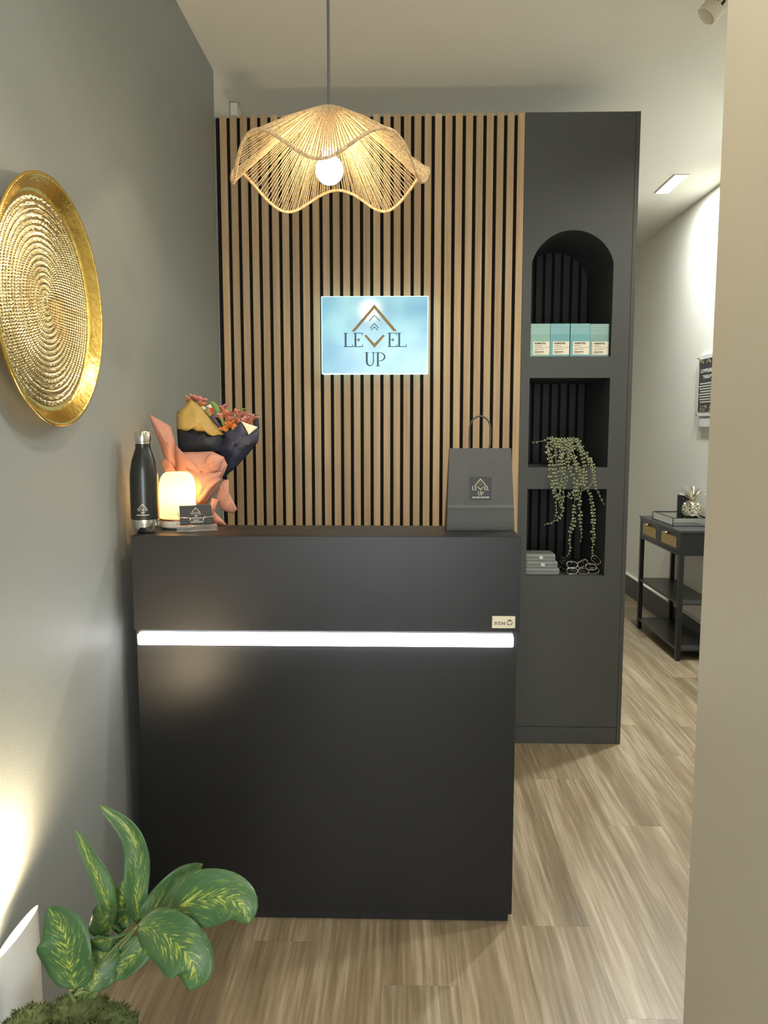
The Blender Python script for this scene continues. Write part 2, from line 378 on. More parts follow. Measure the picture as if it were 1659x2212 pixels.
# ------------------------------------------------------------------ logo (chevron roof, LE V EL, UP)
def logo_polys():
    gold_p = [[(0,318),(266,630),(222,630),(0,366),(-230,632),(-269,632)], [(-117,685),(-100,668),(0,775),(103,668),(120,685),(0,825)]]
    thin = []
    for ya, e, ye in ((436, 63, 512), (533, 50, 594), (572, 40, 617)):
        thin.append([(0, ya), (e + 3, ye - 3), (e - 3, ye + 4), (0, ya + 13), (-e + 3, ye + 4), (-e - 3, ye - 3)])
    ink_p = []
    cur = [[]]
    def R(x0, y0, x1, y1): cur[0].append([(x0-822, y0), (x1-822, y0), (x1-822, y1), (x0-822, y1)])
    def done(): ink_p.append(cur[0]); cur[0] = []
    def Lr(o):
        for q in ((472,656,494,806),(460,648,506,656),(460,806,570,815),(561,785,570,806)): R(q[0]+o, q[1], q[2]+o, q[3])
        done()
    def Er(o):
        for q in ((588,656,609,806),(575,648,686,656),(575,806,688,815),(609,726,634,734),(632,714,646,746),(676,656,686,676),(679,785,688,806)): R(q[0]+o, q[1], q[2]+o, q[3])
        done()
    Lr(0); Er(0); Er(402); Lr(630)
    R(720,885,743,985); R(804,885,816,985); R(709,877,755,885); R(789,877,831,885)
    def arc(cx, cy, rx, ry, a0, a1, n=14): return [(cx + rx*math.cos(math.radians(a0 + (a1-a0)*i/n)) - 822, cy + ry*math.sin(math.radians(a0 + (a1-a0)*i/n))) for i in range(n+1)]
    cur[0].append(arc(768, 985, 48, 56, 180, 0) + arc(773.5, 985, 30.5, 46, 0, 180)); done()
    R(852,885,873,1034); R(840,877,880,885); R(840,1034,886,1042)
    cur[0].append(arc(880, 930, 72, 53, -90, 90) + arc(880, 930, 54, 45, 90, -90)); done()
    return gold_p, thin, ink_p
def logo(fn, parent, m_gold, m_thin, m_ink, d=0.0004, split=False):
    g, t, k = logo_polys()
    sets = [('chevron', [[p] for p in g], m_gold), ('arrow_mark', [[p] for p in t], m_thin), ('letter', k, m_ink)]
    for nm, groups, mt in sets:
        if split:
            for ps in groups:
                mb = MB()
                for p in ps: mb.prism(p, fn, 0, d)
                mb.build(nm, mt, parent)
        else:   # printed a few pixels high: one print per colour
            mb = MB()
            for ps in groups:
                for p in ps: mb.prism(p, fn, 0, d)
            mb.build({'letter': 'lettering'}.get(nm, nm), mt, parent)['kind'] = 'stuff'

# ------------------------------------------------------------------ lightbox sign
sg = empty('lightbox_sign', (-0.114, 3.19, 1.538), 'glowing pale blue sign reading LEVEL UP hung on wooden slats', 'sign')
sx0, sx1, sz0, sz1, sy = -0.3255, 0.0975, 1.538, 1.841, 3.172
acr = M('acrylic_edge', (0.75, 0.85, 0.84), 0.25, emis=(0.50, 0.85, 0.95), estr=1.3)
MB().box(sx0, sx1, sy + 0.004, YP - 0.0005, sz0, sz1).build('box_frame', acr, sg, bevel=0.002)
lm, lt, lb = nodes('sign_glow'); N = lt.nodes; L = lt.links
tc = N.new('ShaderNodeTexCoord'); nz = N.new('ShaderNodeTexNoise'); nz.inputs['Scale'].default_value = 6.5; nz.inputs['Detail'].default_value = 1.5
L.new(tc.outputs['Object'], nz.inputs['Vector'])
rp = N.new('ShaderNodeValToRGB'); rp.color_ramp.elements[0].position = 0.3; rp.color_ramp.elements[0].color = (0.20, 0.50, 0.74, 1)
rp.color_ramp.elements[1].position = 0.7; rp.color_ramp.elements[1].color = (0.50, 0.97, 1.0, 1)
L.new(nz.outputs['Fac'], rp.inputs['Fac']); L.new(rp.outputs['Color'], lb.inputs['Emission Color']); lb.inputs['Emission Strength'].default_value = 0.56
lb.inputs['Base Color'].default_value = (0.06, 0.09, 0.10, 1); lb.inputs['Roughness'].default_value = 0.12
MB().box(sx0 + 0.003, sx1 - 0.003, sy, sy + 0.0038, sz0 + 0.003, sz1 - 0.003).build('acrylic_face', lm, sg)
ksg = 3.17 / 1702.35 / 5.53
logo(lambda a, b, w: (-0.115 + a * ksg, sy - 0.0001 - w, 1.808 - (b - 318) * ksg * 0.985), sg,
     M('sign_gold', (0.30, 0.21, 0.07), 0.5), M('sign_arrow', (0.06, 0.16, 0.18), 0.5), M('sign_ink', (0.05, 0.11, 0.13), 0.5), 0.0012, True)

# ------------------------------------------------------------------ woven pendant lamp
PC = Vector((-0.182, 2.0, 0))
pen = empty('pendant_lamp', (PC.x, PC.y, 1.93), 'woven cream rope pendant lamp with a wavy rim hanging on a grey cord', 'lamp')
jm, jt, jb = nodes('jute_cord'); N = jt.nodes; L = jt.links
tc = N.new('ShaderNodeTexCoord'); nz = N.new('ShaderNodeTexNoise'); nz.inputs['Scale'].default_value = 160; L.new(tc.outputs['Object'], nz.inputs['Vector'])
rp = N.new('ShaderNodeValToRGB'); rp.color_ramp.elements[0].color = (0.42, 0.29, 0.13, 1); rp.color_ramp.elements[1].color = (0.78, 0.65, 0.42, 1)
rp.color_ramp.elements[0].position = 0.3; rp.color_ramp.elements[1].position = 0.7
L.new(nz.outputs['Fac'], rp.inputs['Fac']); L.new(rp.outputs['Color'], jb.inputs['Base Color']); jb.inputs['Roughness'].default_value = 0.85
jtr = N.new('ShaderNodeBsdfTranslucent'); L.new(rp.outputs['Color'], jtr.inputs['Color']); jmx = N.new('ShaderNodeMixShader'); jmx.inputs[0].default_value = 0.35
L.new(jb.outputs[0], jmx.inputs[1]); L.new(jtr.outputs[0], jmx.inputs[2]); L.new(jmx.outputs[0], N['Material Output'].inputs['Surface'])
PHI0 = math.radians(270)
def rim(a):
    c = math.cos(5 * (a - PHI0))        # +1 in the troughs
    R = 0.240 - 0.008 * c; z = 1.940 - 0.036 * c
    return Vector((PC.x + R * math.cos(a), PC.y + R * math.sin(a), z))
def topring(a): return Vector((PC.x + 0.036 * math.cos(a), PC.y + 0.036 * math.sin(a), 2.090))
sh = MB(); NS = 216
for i in range(NS):
    a = 2 * PI * (i + random.uniform(-.22, .22)) / NS
    p0, p1 = topring(a), rim(a); pts = []
    for t in (0, 0.12, 0.5, 1.0):
        q = p0.lerp(p1, t); q.z += 0.010 * math.sin(PI * t) * (0.4 + random.uniform(-.1, .1)); pts.append(q)
    sh.tube(pts, random.uniform(0.00125, 0.00165), 5, cap=False)
tag(sh.build('shade_cords', jm, pen, smooth=True), kind='stuff')
MB().tube([rim(2*PI*i/180) for i in range(180)], 0.0041, 8, closed=True).build('shade_rim', jm, pen, smooth=True)
MB().lathe([(0.0, 2.0945), (0.026, 2.0945), (0.037, 2.091), (0.0375, 2.087), (0.034, 2.085), (0.0, 2.085)], (PC.x, PC.y, 0), 32).build('top_cap', jm, pen, smooth=True)
MB().tube([(PC.x, PC.y, 2.094), (PC.x - .0005, PC.y, 2.4), (PC.x + .001, PC.y, CEIL - 0.02)], 0.0034, 8).build('cord', M('grey_cord', (0.10, 0.10, 0.10), 0.7), pen)
MB().lathe([(0, CEIL - 0.03), (0.03, CEIL - 0.028), (0.045, CEIL - 0.006), (0.045, CEIL - 0.0005), (0, CEIL - 0.0005)], (PC.x, PC.y, 0), 24).build('ceiling_cup', metal_black, pen)
MB().lathe([(0, 1.985), (0.017, 1.985), (0.019, 2.00), (0.019, 2.084), (0, 2.084)], (PC.x, PC.y, 0), 20).build('lamp_socket', M('socket_white', (0.7, 0.66, 0.55), 0.5), pen)
bm_, bt, bb = nodes('warm_bulb'); bb.inputs['Emission Color'].default_value = (1.0, 0.79, 0.49, 1); bb.inputs['Emission Strength'].default_value = 84.0
bulb = MB().ball((PC.x, PC.y, 1.952), 0.034, 20, 12).build('bulb', bm_, pen, smooth=True)

# ------------------------------------------------------------------ gold tray on the left wall
TC = Vector((-0.735, 1.608, 1.576)); TR = 0.247
tray = empty('wall_tray', (TC.x, TC.y, TC.z - TR), 'large round gold tray with rope rings hung on grey wall', 'wall decor')
tm = MB(); rows = []
NA = 540; rings = 18; per = 7; r_in = 0.206
for i in range(rings * per + 1):
    r = 0.004 + (r_in - 0.004) * i / (rings * per); k = i // per; ph = (i % per) / per
    row = []; nb = max(8, int(2 * PI * r / 0.0062))
    prof = math.sin(PI * ph) ** 0.7 if 0 < ph < 1 else 0
    for j in range(NA):
        a = 2 * PI * j / NA
        tw = 0.52 + 0.48 * math.cos(nb * a + 3.0 * ph)
        h = 0.0038 * prof * tw
        row.append((TC.x + 0.014 + h, TC.y + r * math.cos(a), TC.z + r * math.sin(a)))
    rows.append(row + row[:1])
tm.grid(rows)
tm.build('rope_ring_base', gold_rope, tray, smooth=True)
MB().lathe([(0.204, 0.0135), (0.213, 0.0142), (0.219, 0.018), (0.238, 0.034), (0.2425, 0.0362), (0.2465, 0.0352), (0.247, 0.032), (0.244, 0.0295), (0.226, 0.013), (0.21, 0.008), (0.10, 0.004), (0.0, 0.004)], TC, 120, 'x').build('hammered_rim', gold, tray, smooth=True)

# ------------------------------------------------------------------ counter objects
def cyl_wrap(cx, cy, r):   # maps arc length a (m), height b, thickness w around a vertical cylinder facing the entrance
    def f(a, b, w, ang0=0.0):
        t = a / r + ang0; return (cx + (r + w) * math.sin(t), cy - (r + w) * math.cos(t), b)
    return f
BX, BY = -0.680, 2.050
bot = empty('water_bottle', (BX, BY, DZ), 'black metal bottle with silver cap and base on the desk corner', 'bottle')
z = DZ + 0.0004
MB().lathe([(0, z + .003), (0.016, z + .003), (0.019, z), (0.026, z + .001), (0.0335, z + .010), (0.0352, z + .018), (0.0352, z + .036), (0, z + .036)], (BX, BY, 0), 48,
           mod=lambda r, h, a: r * (1 - 0.05 * abs(math.sin(5 * a)) * max(0, 1 - (h - z) / 0.02)) if r > 0.02 else r).build('steel_base', chrome, bot, smooth=True, sharp=0.6)
MB().lathe([(0, z + .0361), (0.0360, z + .0361), (0.0366, z + .040), (0.0366, z + .140), (0.0350, z + .162), (0.0300, z + .190), (0.0225, z + .214), (0.0195, z + .222), (0.0195, z + .233), (0, z + .233)], (BX, BY, 0), 48).build('body', M('bottle_black', (0.010, 0.013, 0.012), 0.32, var=0.05, coat=0.3), bot, smooth=True, sharp=0.6)
MB().lathe([(0, z + .2332), (0.0185, z + .2332), (0.0185, z + .237), (0.0200, z + .238), (0.0208, z + .243), (0.0208, z + .261), (0.0180, z + .2655), (0, z + .2665)], (BX, BY, 0), 40).build('cap', chrome, bot, smooth=True, sharp=0.6)
cw = cyl_wrap(BX, BY, 0.0367); kb = 0.0000365
silver_ink = M('silver_ink', (0.62, 0.60, 0.55), 0.4)
logo(lambda a, b, w: cw(a * kb, z + 0.079 - (b - 318) * kb, w, 0.16), bot, silver_ink, silver_ink, silver_ink, 0.0002)
m_ = MB()
for i in range(12): m_.prism([(-0.0165 + i * .00275, z + .0485), (-0.0165 + i * .00275 + .0024, z + .0485), (-0.0165 + i * .00275 + .0024, z + .0500), (-0.0165 + i * .00275, z + .0500)], lambda a, b, w: cw(a, b, w, 0.16), 0, 0.0002)
m_.build('fine_print', silver_ink, bot)

# aroma lamp
AX, AY = -0.6215, 2.150
aro = empty('table_lamp', (AX, AY, DZ), 'small glowing domed lamp with white base beside the black bottle', 'lamp')
MB().lathe([(0, z), (0.040, z), (0.0475, z + .005), (0.0490, z + .014), (0.0490, z + .022), (0, z + .022)], (AX, AY, 0), 48).build('base', M('cream_plastic', (0.75, 0.70, 0.60), 0.4), aro, smooth=True, sharp=0.6)
MB().lathe([(0, z + .0222), (0.0488, z + .0222), (0.0492, z + .0275), (0, z + .0275)], (AX, AY, 0), 48).build('copper_ring', M('copper_ring', (0.42, 0.16, 0.09), 0.4, 0.6), aro, smooth=True, sharp=0.6)
am, at_, ab = nodes('glowing_dome'); N = at_.nodes; L = at_.links
ab.inputs['Base Color'].default_value = (0.9, 0.75, 0.5, 1)
tc = N.new('ShaderNodeTexCoord'); vo = N.new('ShaderNodeTexVoronoi'); vo.inputs['Scale'].default_value = 260; L.new(tc.outputs['Object'], vo.inputs['Vector'])
rp = N.new('ShaderNodeValToRGB'); rp.color_ramp.elements[0].color = (1.0, 0.62, 0.22, 1); rp.color_ramp.elements[1].color = (1.0, 0.78, 0.42, 1); L.new(vo.outputs['Distance'], rp.inputs['Fac'])
tr = N.new('ShaderNodeBsdfTranslucent'); L.new(rp.outputs['Color'], tr.inputs['Color'])
ee = N.new('ShaderNodeEmission'); L.new(rp.outputs['Color'], ee.inputs['Color']); ee.inputs['Strength'].default_value = 0.30
ads = N.new('ShaderNodeAddShader'); L.new(tr.outputs[0], ads.inputs[0]); L.new(ee.outputs[0], ads.inputs[1]); L.new(ads.outputs[0], N['Material Output'].inputs['Surface'])
MB().lathe([(0.0485, z + .0277), (0.0488, z + .112), (0.0478, z + .124), (0.0440, z + .138), (0.0370, z + .1485), (0.0290, z + .1535), (0, z + .1535)], (AX, AY, 0), 48).build('dome_shade', am, aro, smooth=True, sharp=0.7)
lamp_point('table_lamp_light', (AX + 0.012, AY, z + 0.095), 0.42, (1.0, 0.80, 0.48), 0.018, aro)

# business card holder, turned about 22 degrees
CHR = Matrix.Translation((-0.5535, 2.085, DZ)) @ Matrix.Rotation(math.radians(20), 4, 'Z')
ch = empty('card_holder', CHR.translation, 'clear acrylic card holder with bent chrome wires', 'card holder')
def tr4(mb, Mx): mb.v = [tuple(Mx @ Vector(p)) for p in mb.v]; return mb
glass = M('clear_acrylic', (0.92, 0.93, 0.92), 0.06, trans=0.86, ior=1.35, var=0.01)
tr4(MB().box(-0.053, 0.053, -0.017, 0.017, 0.0004, 0.0155), CHR).build('acrylic_block', glass, ch, bevel=0.001)
for s_ in (-1, 1):
    pts = [(s_*.017, -.010, .004), (s_*.017, -.010, .033), (s_*.019, -.010, .0365), (s_*.040, -.010, .0375), (s_*.0445, -.006, .039), (s_*.0475, .008, .047), (s_*.047, .016, .056)]
    tr4(MB().tube(pts, 0.0013, 8), CHR).build('wire_bracket', chrome, ch, smooth=True)
CAR = CHR @ Matrix.Translation((0, 0.0015, 0.0170)) @ Matrix.Rotation(math.radians(-22), 4, 'X')
for i in range(2):
    y0 = 0.0003 + i * 0.0022
    c_ = tr4(MB().box(-0.0425, 0.0425, y0, y0 + 0.0014, 0, 0.0535), CAR)
    o = c_.build('business_card', M('card_black', (0.035, 0.036, 0.036), 0.5), None)
    if i == 0:
        tag(o, 'front charcoal business card printed LEVEL UP in the clear holder', 'business card', 'cards in the holder')
        kc = 0.0000375
        ORG['cardroot'] = ORG[o.name]
        logo(lambda a, b, w: CAR @ Vector((a * kc, y0 - w - 0.0001, 0.0475 - (b - 318) * kc)), o, M('card_gold', (0.75, 0.66, 0.42), 0.5), M('card_grey', (0.35, 0.30, 0.30), 0.5), M('card_ink', (0.80, 0.78, 0.70), 0.5), 0.0002)
        for (tx, sz, zz) in (('WELLNESS & RECOVERY', 0.0032, 0.0165), ('·  ·  ·  ·', 0.004, 0.0118), ('www', 0.0001, 0.0001)):
            if tx.startswith('W'): text_mesh(tx, sz, MATS['card_ink'], CAR @ Matrix.Translation((0, y0 - 0.0002, zz)) @ Matrix.Rotation(PI/2, 4, 'X'), o, 'fine_print', bold=0.0001)
        mm = MB()
        for i2 in range(6): mm.prism([(-.008 + i2*.0027, .0110), (-.008 + i2*.0027 + .0023, .0110), (-.008 + i2*.0027 + .0023, .0126), (-.008 + i2*.0027, .0126)], lambda a, b, w: CAR @ Vector((a, y0 - w - .0001, b)), 0, .0002)
        for i2 in range(12): mm.prism([(-.0165 + i2*.0028, .0060), (-.0165 + i2*.0028 + .0024, .0060), (-.0165 + i2*.0028 + .0024, .0078), (-.0165 + i2*.0028, .0078)], lambda a, b, w: CAR @ Vector((a, y0 - w - .0001, b)), 0, .0002)
        mm.build('fine_print', MATS['card_ink'], o)
    else: tag(o, 'plain charcoal business card stacked behind the printed one in the holder', 'business card', 'cards in the holder')

# paper bag
bagR = Matrix.Translation((0.2085, 2.152, DZ + 0.0004)) @ Matrix.Rotation(math.radians(2), 4, 'Z')
bag = empty('paper_bag', bagR.translation, 'dark grey paper carrier bag with LEVEL UP sticker on the desk', 'bag')
paper_dark = M('charcoal_kraft_paper', (0.085, 0.088, 0.085), 0.62, var=0.10, scale=25, bump=0.12, bscale=60)
bw, bt_, bd, bh = 0.0915, 0.0835, 0.037, 0.2190
def bagpt(u, v, side):   # u -1..1 across, v 0..1 up
    hw = bw + (bt_ - bw) * v; dep = bd * (1 - 0.80 * v ** 1.2)
    return hw, dep
rows = []
for i in range(13):
    v = i / 12; hw, dp = bagpt(0, v, 0); zz = bh * v
    inw = 0.55 * (bd - dp) * 0.25
    ring = []
    for (u) in [j / 8 * 2 - 1 for j in range(9)]: ring.append((u * hw, -dp + 0.0006 * math.sin(7 * u + 5 * v), zz))
    ring.append((hw - inw * 1.6, 0, zz))
    for (u) in [1 - j / 8 * 2 for j in range(9)]: ring.append((u * hw, dp, zz))
    ring.append((-hw + inw * 1.6, 0, zz)); ring.append(ring[0])
    rows.append([bagR @ Vector(p) for p in ring])
bgm = MB().grid(rows); bgm.prism([(-bw, -bd), (bw, -bd), (bw, bd), (-bw, bd)], lambda a, b, w_: bagR @ Vector((a, b, w_)), 0.0003, 0.0012)
bgm.build('bag_body', paper_dark, bag, solid=0.0005)
# folded base flap with its raised crease
rows = []
for zz, off in ((0.006, .0008), (0.030, .0016), (0.052, .0030), (0.0595, .0044), (0.0605, .0044), (0.0675, .0006)):
    hw, dp = bagpt(0, zz / bh, 0)
    rows.append([bagR @ Vector((u * (hw - .0006), -dp - off, zz)) for u in [j / 8 * 2 - 1 for j in range(9)]])
MB().grid(rows).build('base_flap', paper_dark, bag, solid=0.0006)
hp = [(-0.0275, 0.004, 0.198), (-0.0280, 0.004, 0.219), (-0.0290, 0.004, 0.245)] + [(-0.0290 * math.cos(PI * i / 14) * 0.98, 0.004, 0.272 + 0.0335 * math.sin(PI * i / 14)) for i in range(15)] + [(0.0285, 0.004, 0.245), (0.0265, 0.004, 0.219), (0.0262, 0.004, 0.198)]
tr4(MB().tube(hp, 0.0023, 8), bagR).build('handle', M('twisted_paper', (0.055, 0.056, 0.056), 0.7, bump=0.6, bscale=300), bag, smooth=True)
hp2 = [(x, -0.0035, zz - 0.0) for (x, y, zz) in hp[:2]]
v0 = 0.102 / bh; v1 = 0.155 / bh
def labfn(a, b, w_):
    v = b / bh; hw, dp = bagpt(0, v, 0); return bagR @ Vector((a, -dp - 0.0011 - w_, b))
st = MB().prism([(-0.0305, 0.0815), (0.0290, 0.0815), (0.0290, 0.1425), (-0.0305, 0.1425)], labfn, 0, 0.0006).build('sticker', M('sticker_black', (0.030, 0.031, 0.036), 0.45), bag)
kl = 0.0000625
logo(lambda a, b, w_: labfn(a * kl - 0.0006, 0.1384 - (b - 318) * kl, w_ + 0.0007), st, M('label_gold', (0.62, 0.54, 0.28), 0.5), M('label_grey', (0.36, 0.30, 0.28), 0.5), M('label_ink', (0.72, 0.70, 0.60), 0.5), 0.0002)
lp = labfn(0, 0.0860, 0.0010)
text_mesh('WELLNESS & RECOVERY', 0.0053, MATS['label_ink'], Matrix.Translation(lp) @ Matrix.Rotation(math.radians(2), 4, 'Z') @ Matrix.Rotation(PI/2 + 0.13, 4, 'X'), st, 'fine_print', bold=0.0002, sx=0.82)

# ------------------------------------------------------------------ bouquets
def cr2(x, y): return (250 + x / 4.608, 820 + y / 4.608)
def cr1(x, y): return (360 + x / 7.541, 840 + y / 7.541)
def paper(name, mat, parent, outline, conv, Y, bulge=0.012, tilt=0.0, crump=0.002, rings=6, sub=3, seed=0):
    """a creased sheet: outline given as measured places, real depth Y with a bulge to the front and its own crumple"""
    rnd = random.Random(seed); ph = [rnd.uniform(0, 6) for _ in range(6)]
    o2 = []
    n = len(outline)
    for i in range(n):
        a, b = outline[i], outline[(i + 1) % n]
        for k in range(sub): t = k / sub; o2.append((a[0] + (b[0]-a[0])*t, a[1] + (b[1]-a[1])*t))
    cx = sum(p[0] for p in o2) / len(o2); cy = sum(p[1] for p in o2) / len(o2)
    mb = MB(); rows = []
    for r in range(rings + 1):
        t = max(r / rings, 0.02); row = []
        for p in o2:
            x, y = cx + (p[0]-cx)*t, cy + (p[1]-cy)*t
            q = conv(x, y); d = Y - bulge * (1 - t*t) + tilt * (x - cx) / 200.0
            d += crump * (math.sin(x/37 + ph[0] + y/90) + 0.7*math.sin(y/31 + ph[1] - x/70) + 0.5*math.sin((x+y)/19 + ph[2]))
            row.append(at(q[0], q[1], d))
        rows.append(row + row[:1])
    mb.grid(rows); return mb.build(name, mat, parent, smooth=True, solid=0.0006)

pink = M('pink_tissue_paper', (0.52, 0.255, 0.185), 0.7, var=0.10, scale=18, bump=0.15, bscale=40)
pinkw = empty('pink_bouquet_wrap', at(470, 1138, 2.185) * 1.0, 'crumpled salmon pink paper wrap standing behind the glowing dome lamp', 'wrapping paper')
paper('paper_sheet', pink, pinkw, [(325,340),(430,395),(545,465),(590,600),(600,760),(615,900),(545,905),(490,790),(440,640)], cr2, 2.230, 0.018, 0.010, seed=1)
paper('paper_sheet', pink, pinkw, [(445,825),(490,785),(560,840),(620,940),(500,950)], cr2, 2.222, 0.004, seed=2)
paper('paper_sheet', pink, pinkw, [(585,640),(650,722),(820,720),(960,715),(1075,770),(1112,850),(1095,900),(1010,1080),(905,1240),(800,1240),(640,1230),(600,900)], cr2, 2.222, 0.026, 0.0, seed=3)
paper('paper_fold', pink, pinkw, [(895,850),(893,790),(940,735),(1000,738),(1078,770),(1030,900),(975,920)], cr2, 2.200, 0.010, seed=9, crump=0.001)
paper('paper_fold', pink, pinkw, [(695,880),(790,905),(880,922),(1055,918),(1020,1020),(930,1140),(870,1200),(810,1240),(790,1100),(770,960)], cr2, 2.202, 0.016, seed=4, crump=0.0015)
paper('paper_fold', pink, pinkw, [(880,1010),(1000,970),(1050,985),(960,1090),(870,1210),(810,1240),(830,1130)], cr2, 2.196, 0.014, seed=12, crump=0.0018)
paper('paper_tail', pink, pinkw, [(1040,1030),(1085,995),(1125,1000),(1130,1130),(1170,1210),(1210,1290),(1168,1338),(1060,1300),(1000,1180)], cr2, 2.230, 0.012, 0.008, seed=5)
paper('paper_tail', pink, pinkw, [(900,1240),(960,1290),(1115,1452),(1020,1452),(930,1452)], cr2, 2.208, 0.008, seed=6)
MB().tube([cv for cv in [at(*cr2(990,1185), 2.205), at(*cr2(960,1290), 2.203), at(*cr2(930,1450), 2.198)]], [0.010, 0.008, 0.009], 10).build('twisted_stem', pink, pinkw, smooth=True)

navy = M('navy_paper', (0.030, 0.033, 0.060), 0.55, var=0.25, scale=14, bump=0.2, bscale=40)
blackp = M('black_paper', (0.014, 0.015, 0.020), 0.55, var=0.2, scale=14)
goldp = M('ochre_paper', (0.42, 0.29, 0.085), 0.55, var=0.10, scale=16)
cream = M('cream_paper', (0.80, 0.72, 0.52), 0.6)
bq = empty('flower_bouquet', at(486, 1075, 2.235), 'bouquet of orange pink flowers wrapped in navy and gold paper', 'bouquet')
paper('back_wrap', navy, bq, [(600,380),(760,430),(900,640),(945,745),(1100,800),(1430,720),(1515,640),(1490,430),(1440,430),(1390,500),(1000,700)], cr1, 2.315, 0.004, seed=21)
paper('gold_wrap', goldp, bq, [(160,385),(280,290),(395,165),(560,300),(700,480),(945,745),(860,760),(800,800),(700,760),(620,690),(500,700),(410,655),(300,700),(165,650)], cr1, 2.255, 0.018, seed=22, crump=0.001)
paper('black_wrap', blackp, bq, [(165,648),(300,698),(410,653),(500,698),(620,688),(700,758),(800,798),(930,740),(960,840),(870,1060),(250,1038),(190,980)], cr1, 2.258, 0.014, seed=23, crump=0.001)
paper('navy_wrap', navy, bq, [(940,745),(960,680),(1080,600),(1195,525),(1270,560),(1485,640),(1510,700),(1490,860),(1330,1060),(1120,1290),(985,1395),(930,1420),(990,1260),(940,1130),(780,1015),(860,900)], cr1, 2.262, 0.030, seed=24, crump=0.0025)
paper('navy_fold', navy, bq, [(950,720),(1050,640),(1200,530),(1320,730),(1480,700),(1490,860),(1350,935),(1180,930),(1040,900)], cr1, 2.238, 0.012, seed=25, crump=0.0012)
paper('cream_fold', cream, bq, [(1212,527),(1340,575),(1487,622),(1410,685),(1338,748),(1285,640)], cr1, 2.220, 0.003, seed=26, crump=0.0006)
paper('grey_strip', M('mauve_strip', (0.10, 0.085, 0.09), 0.6), bq, [(590,360),(690,465),(760,430),(900,620),(945,720),(820,600)], cr1, 2.270, 0.003, seed=27, crump=0.0006)
paper('cream_tag', cream, bq, [(548,290),(600,283),(648,318),(590,356)], cr1, 2.266, 0.001, seed=28, crump=0.0003)
paper('cream_tag', cream, bq, [(640,285),(715,248),(745,318),(690,310)], cr1, 2.276, 0.001, seed=29, crump=0.0003)
paper('red_tag', M('red_card', (0.55, 0.03, 0.03), 0.5), bq, [(690,308),(765,322),(770,400),(745,418)], cr1, 2.274, 0.001, seed=30, crump=0.0003)
paper('gold_strip', goldp, bq, [(648,320),(692,312),(748,420),(700,462),(610,358)], cr1, 2.273, 0.001, seed=31, crump=0.0003)
# alstroemeria heads
def flower_mesh(seed, name):
    rnd = random.Random(seed); mb = MB()
    for k in range(6):
        a = 2*PI*k/6 + rnd.uniform(-.15, .15); ln = rnd.uniform(.019, .024); wd = rnd.uniform(.0055, .0075); op = rnd.uniform(0.45, 0.85)
        rows = []
        for i in range(6):
            t = i / 5; rad = 0.0015 + ln * (t ** 1.25) * op; hh = ln * t * 0.95 - 0.006 * t ** 3
            wdt = wd * math.sin(PI * min(1, 0.12 + 0.80 * t)) ** 0.8
            c = Vector((rad * math.cos(a), rad * math.sin(a), hh)); s_ = Vector((-math.sin(a), math.cos(a), 0))
            inw = Vector((-math.cos(a), -math.sin(a), 0.3))
            rows.append([c + s_ * wdt * u + inw * 0.35 * wdt * u * u for u in (-1, -.5, 0, .5, 1)])
        mb.grid(rows, uv=True)
    return mb
def petal_mat(name, base, tip, mid):
    m, t, b = nodes(name); N = t.nodes; L = t.links
    uv = N.new('ShaderNodeTexCoord'); sp = N.new('ShaderNodeSeparateXYZ'); L.new(uv.outputs['UV'], sp.inputs[0])
    rp = N.new('ShaderNodeValToRGB'); e = rp.color_ramp.elements; e[0].color = (*base, 1); e[1].color = (*tip, 1); k = e.new(0.55); k.color = (*mid, 1)
    L.new(sp.outputs['Y'], rp.inputs['Fac']); L.new(rp.outputs['Color'], b.inputs['Base Color']); b.inputs['Roughness'].default_value = 0.55
    tr = N.new('ShaderNodeBsdfTranslucent'); L.new(rp.outputs['Color'], tr.inputs['Color']); mx = N.new('ShaderNodeMixShader'); mx.inputs[0].default_value = 0.3
    L.new(b.outputs[0], mx.inputs[1]); L.new(tr.outputs[0], mx.inputs[2]); L.new(mx.outputs[0], N['Material Output'].inputs['Surface']); return m
pm1 = petal_mat('petal_salmon', (0.45, 0.42, 0.10), (0.85, 0.42, 0.30), (0.62, 0.17, 0.09))
pm2 = petal_mat('petal_pink', (0.55, 0.45, 0.15), (0.85, 0.55, 0.50), (0.55, 0.16, 0.14))
pm3 = petal_mat('petal_orange', (0.55, 0.35, 0.05), (0.80, 0.35, 0.12), (0.70, 0.18, 0.03))
fmesh = [flower_mesh(s_, 'flower').mesh('flower', smooth=True) for s_ in (1, 2, 3)]
for me, mt in zip(fmesh, (pm1, pm2, pm3)): me.materials.append(mt)
spots = [(330,165,2.275,-.5),(400,150,2.280,-.3),(470,140,2.275,0),(530,190,2.270,.3),(560,235,2.268,.3),(920,300,2.280,-.1),(900,370,2.270,-.4),(900,440,2.266,-.3),(960,480,2.260,0),(1010,420,2.280,0),(1080,400,2.285,.1),(1090,500,2.255,.1),(1150,370,2.285,.2),(1180,450,2.265,.1),(1040,560,2.245,-.1),(1230,440,2.280,.2),(1300,420,2.280,.3),(1370,470,2.270,.5),(1400,530,2.265,.7),(1310,500,2.255,.2),(1000,620,2.240,-.2),(1075,600,2.235,.1),(1150,545,2.245,.1)]
for i, (x, y, d, lean) in enumerate(spots):
    me = fmesh[2] if y > 550 else fmesh[i % 2]
    o = bpy.data.objects.new('flower', me); COL.objects.link(o); o.parent = bq
    p = at(*cr1(x, y + 70), d); o.location = p - ORG[bq.name]
    o.rotation_euler = (random.uniform(0.25, 0.75), lean * 0.9, random.uniform(0, 6)); s_ = random.uniform(1.0, 1.3); o.scale = (s_, s_, s_)
    o.rotation_euler.rotate_axis('Z', random.uniform(0, 2))
